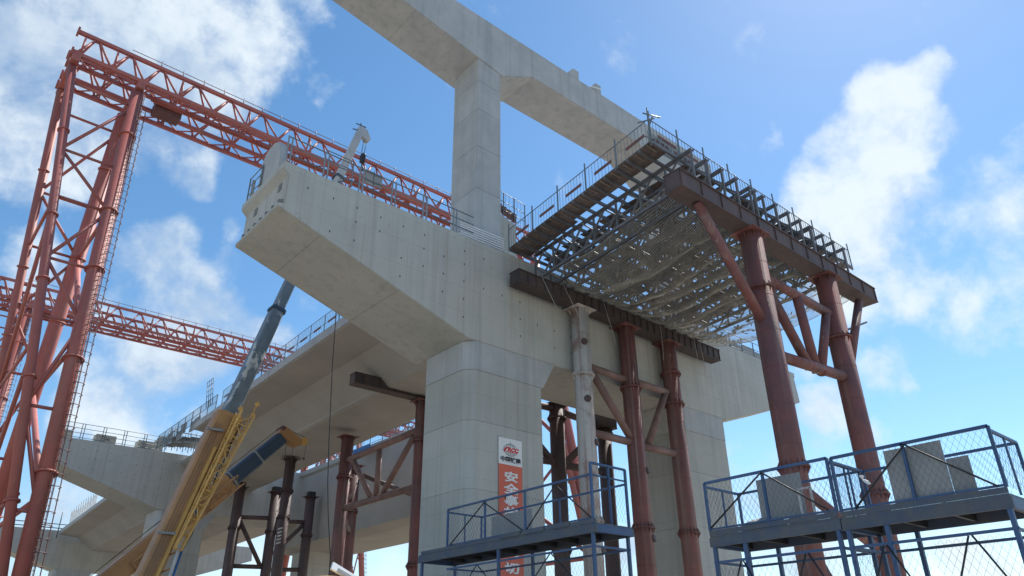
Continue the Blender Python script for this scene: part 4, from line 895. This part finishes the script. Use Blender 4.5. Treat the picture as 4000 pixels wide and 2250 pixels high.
for yy in (6.9, 7.15): MB().bar((13.35, yy, 4.0), (13.35, yy, 4.6), .035).build('step_post', 'rail_w', t)
MB().bar((13.35, 6.9, 4.6), (13.35, 7.15, 4.6), .035).build('step_rail', 'rail_w', t)
t, x1 = platform('nearest blue mesh work platform at far right with big grey sheet', 3.65, 6.28, 3.98, 13.1, 1.2, 1.0, (3.65, 5.0, 6.28), oh=.03)
xbr(t, 13.065, 3.75, 6.0, 4.05, 4.95, 4.95); MB().box((13.16, 4.42, 4.04), (13.19, 5.36, 4.93)).build('cladding_sheet', 'sheet', t); MB().box((13.2, 4.08, 4.04), (13.22, 4.418, 4.62)).build('cladding_sheet', 'sheet', t)
t = thing('sandbag', (13.4, 7.9, 3.99), 'slumped grey cloth bag lying on the middle blue platform deck', 'bag')
k = MB(); lo = []
for q, (r_, h_) in enumerate(((.02, .0), (.30, .0), (.36, .06), (.30, .13), (.16, .18), (.02, .20))):
    lo.append([(13.4 + math.cos(a) * r_ * .6 * (1 + .15 * math.sin(a * 3)), 8.0 + math.sin(a) * r_ * 1.5 * (1 + .1 * math.cos(a * 2)), 3.99 + h_ + .02 * math.sin(a * 2 + q)) for a in [i * math.pi / 6 for i in range(12)]])
k.loft(lo, True).build('bag', 'sheet', t)
t = thing('work_glove', (13.05, 5.7, 4.55), 'white work glove caught in the mesh of the nearest blue platform', 'glove')
k = MB(); k.loft([[V((13.05, 5.76, 4.50)) + V((0, math.cos(a) * r_, math.sin(a) * r_ * .7)) + V((-.008 * i, -.035 * i, -.03 * i)) for a in [q * math.pi / 4 for q in range(8)]] for i, r_ in enumerate((.016, .032, .036, .026))], True)
for f in range(4): k.tube((13.045, 5.765 - .012 * f, 4.515 + .006 * f), (13.03, 5.80 - .018 * f, 4.57), .009, 6)
k.build('glove', 'white', t)

# ================================================================== banner
t = thing('safety_banner', (20.67, 23.99, 9), 'vertical white and orange company safety banner on the near pier column', 'banner')
def sheet(x0, x1, z0, z1, nx, nz, name, m):
    k = MB(); vs = []; 
    for j in range(nz + 1):
        for i in range(nx + 1):
            x = x0 + (x1 - x0) * i / nx; z = z0 + (z1 - z0) * j / nz; e = min(1, 6 * min(i, nx - i) / nx + .3)
            vs.append((x, 23.984 - .004 * e + .007 * noise.noise(V((x * 2.3 + z * .8, z * 1.1, 1))), z))
    k.add(vs, [(j * (nx + 1) + i, j * (nx + 1) + i + 1, (j + 1) * (nx + 1) + i + 1, (j + 1) * (nx + 1) + i) for j in range(nz) for i in range(nx)], True)
    n0 = len(vs); k.add([(x, 23.994, z) for x, y, z in vs], [(j * (nx + 1) + i, (j + 1) * (nx + 1) + i, (j + 1) * (nx + 1) + i + 1, j * (nx + 1) + i + 1) for j in range(nz) for i in range(nx)], True)
    return k.build(name, m, t)
sheet(19.99, 21.33, 9.34, 10.49, 14, 12, 'white_header', 'white')
sheet(20.0, 21.33, 2.8, 9.337, 14, 60, 'orange_strip', 'orange')
for x, z in ((20.0, 10.52), (21.3, 10.5), (19.96, 9.45)): MB().tube((x - .06, 23.97, z + .03), (x + .05, 23.98, z - .02), .012, 5).build('tie_cord', 'rail_w', t)
def text(body, x, z, size, m, bold=0.0, shear=0.0, y=23.972, name='character', sx=1.0, sz=1.0):
    c = D.curves.new(name, 'FONT'); c.body = body; c.size = size; c.align_x = 'CENTER'; c.align_y = 'CENTER'; c.extrude = .002; c.offset = bold; c.shear = shear; c.resolution_u = 3
    o = D.objects.new(name + '_tmp', c); COL.objects.link(o); bpy.context.view_layer.update()
    me = D.meshes.new_from_object(o.evaluated_get(bpy.context.evaluated_depsgraph_get())); D.objects.remove(o)
    vs = [v.co.copy() for v in me.vertices]
    if vs:
        cx = (min(v.x for v in vs) + max(v.x for v in vs)) / 2; cy = (min(v.y for v in vs) + max(v.y for v in vs)) / 2
        for v in me.vertices: v.co = V((x + (v.co.x - cx) * sx, y, z + (v.co.y - cy) * sz)) - V(t.location) + V((0, -v.co.z, 0))
    me.name = name; me.materials.clear(); me.materials.append(M[m])
    o = D.objects.new(name, me); COL.objects.link(o); o.parent = t; return o
for ch, z in zip('安全事故一瞬间切', (8.84, 8.34, 7.85, 7.36, 6.87, 6.36, 5.8, 5.16)): text(ch, 20.68, z, .62, 'white', .020, 0, 23.968, 'character', 1.30, .72)
for i, ch in enumerate('中国铁建'): text(ch, 20.23 + i * .29, 9.57, .30, 'ink', .009, 0, 23.968, 'character', 1.0, .82)
lg = MB()
def ring(cx, cz, rx, rz, a0=0, a1=360, r=.008, n=28):
    lg.path([V((cx + rx * math.cos(math.radians(a0 + (a1 - a0) * i / n)), 23.968, cz + rz * math.sin(math.radians(a0 + (a1 - a0) * i / n)))) for i in range(n + 1)], r, 4)
cx, cz, R_ = 20.66, 10.0, .30
R2 = .27; R_ = .385
ring(cx, cz, R_, R2)
for f in (.33, .68): ring(cx, cz, R_ * f, R2)
lg.path([V((cx, 23.968, cz - R2)), V((cx, 23.968, cz + R2 + .1))], .008, 4)
for f in (-.7, -.4, .4, .7): lg.path([V((cx - R_ * math.sqrt(1 - f * f), 23.968, cz + R2 * f)), V((cx + R_ * math.sqrt(1 - f * f), 23.968, cz + R2 * f))], .007, 4)
lg.build('globe_outline', 'grey', t)
MB().box((20.34, 23.957, 9.90), (21.08, 23.964, 10.10)).build('letter_field', 'white', t)
text('RCC', 20.80, 10.01, .22, 'red', .016, .25, 23.953, 'letters', 1.35)
MB().prism_y([(20.24, 9.90), (20.36, 9.90), (20.43, 10.03), (20.55, 10.05), (20.53, 10.11), (20.40, 10.10), (20.30, 10.02)], 23.950, 23.955).build('swoosh', 'red', t)
MB().prism_y([(20.40, 9.885), (21.04, 9.885), (21.06, 9.91), (20.40, 9.91)], 23.950, 23.955).build('underline', 'red', t)

# ================================================================== yellow machine roof at the lower edge
t = thing('yellow_machine', (4.9, 9.3, 0), 'rounded yellow machine roof with tilted white framed lamp at the bottom edge', 'machine')
k = MB(); k.loft([[(4.8 + math.cos(a) * r_, 9.2 + math.sin(a) * r_, z_) for a in [q * math.pi / 8 for q in range(16)]] for r_, z_ in ((.5, 1.4), (.5, 2.52), (.45, 2.62), (.32, 2.69), (.15, 2.725), (.01, 2.735))], True).build('roof', 'yellow_lt', t)
MB().box((4.2, 8.6, .3), (5.4, 9.8, 1.398)).build('body', 'yellow', t, bevel=.05)
MB().bar((4.74, 9.0, 2.84), (5.16, 9.0, 2.66), .03, .10, up=(0, .3, 1)).build('lamp_frame', 'white', t); MB().bar((4.82, 8.98, 2.79), (5.12, 8.98, 2.665), .02, .05, up=(0, .3, 1)).build('lamp_glass', 'sheet', t)
MB().tube((4.95, 9.02, 2.55), (4.95, 9.02, 2.74), .02, 6).build('lamp_stem', 'black', t)
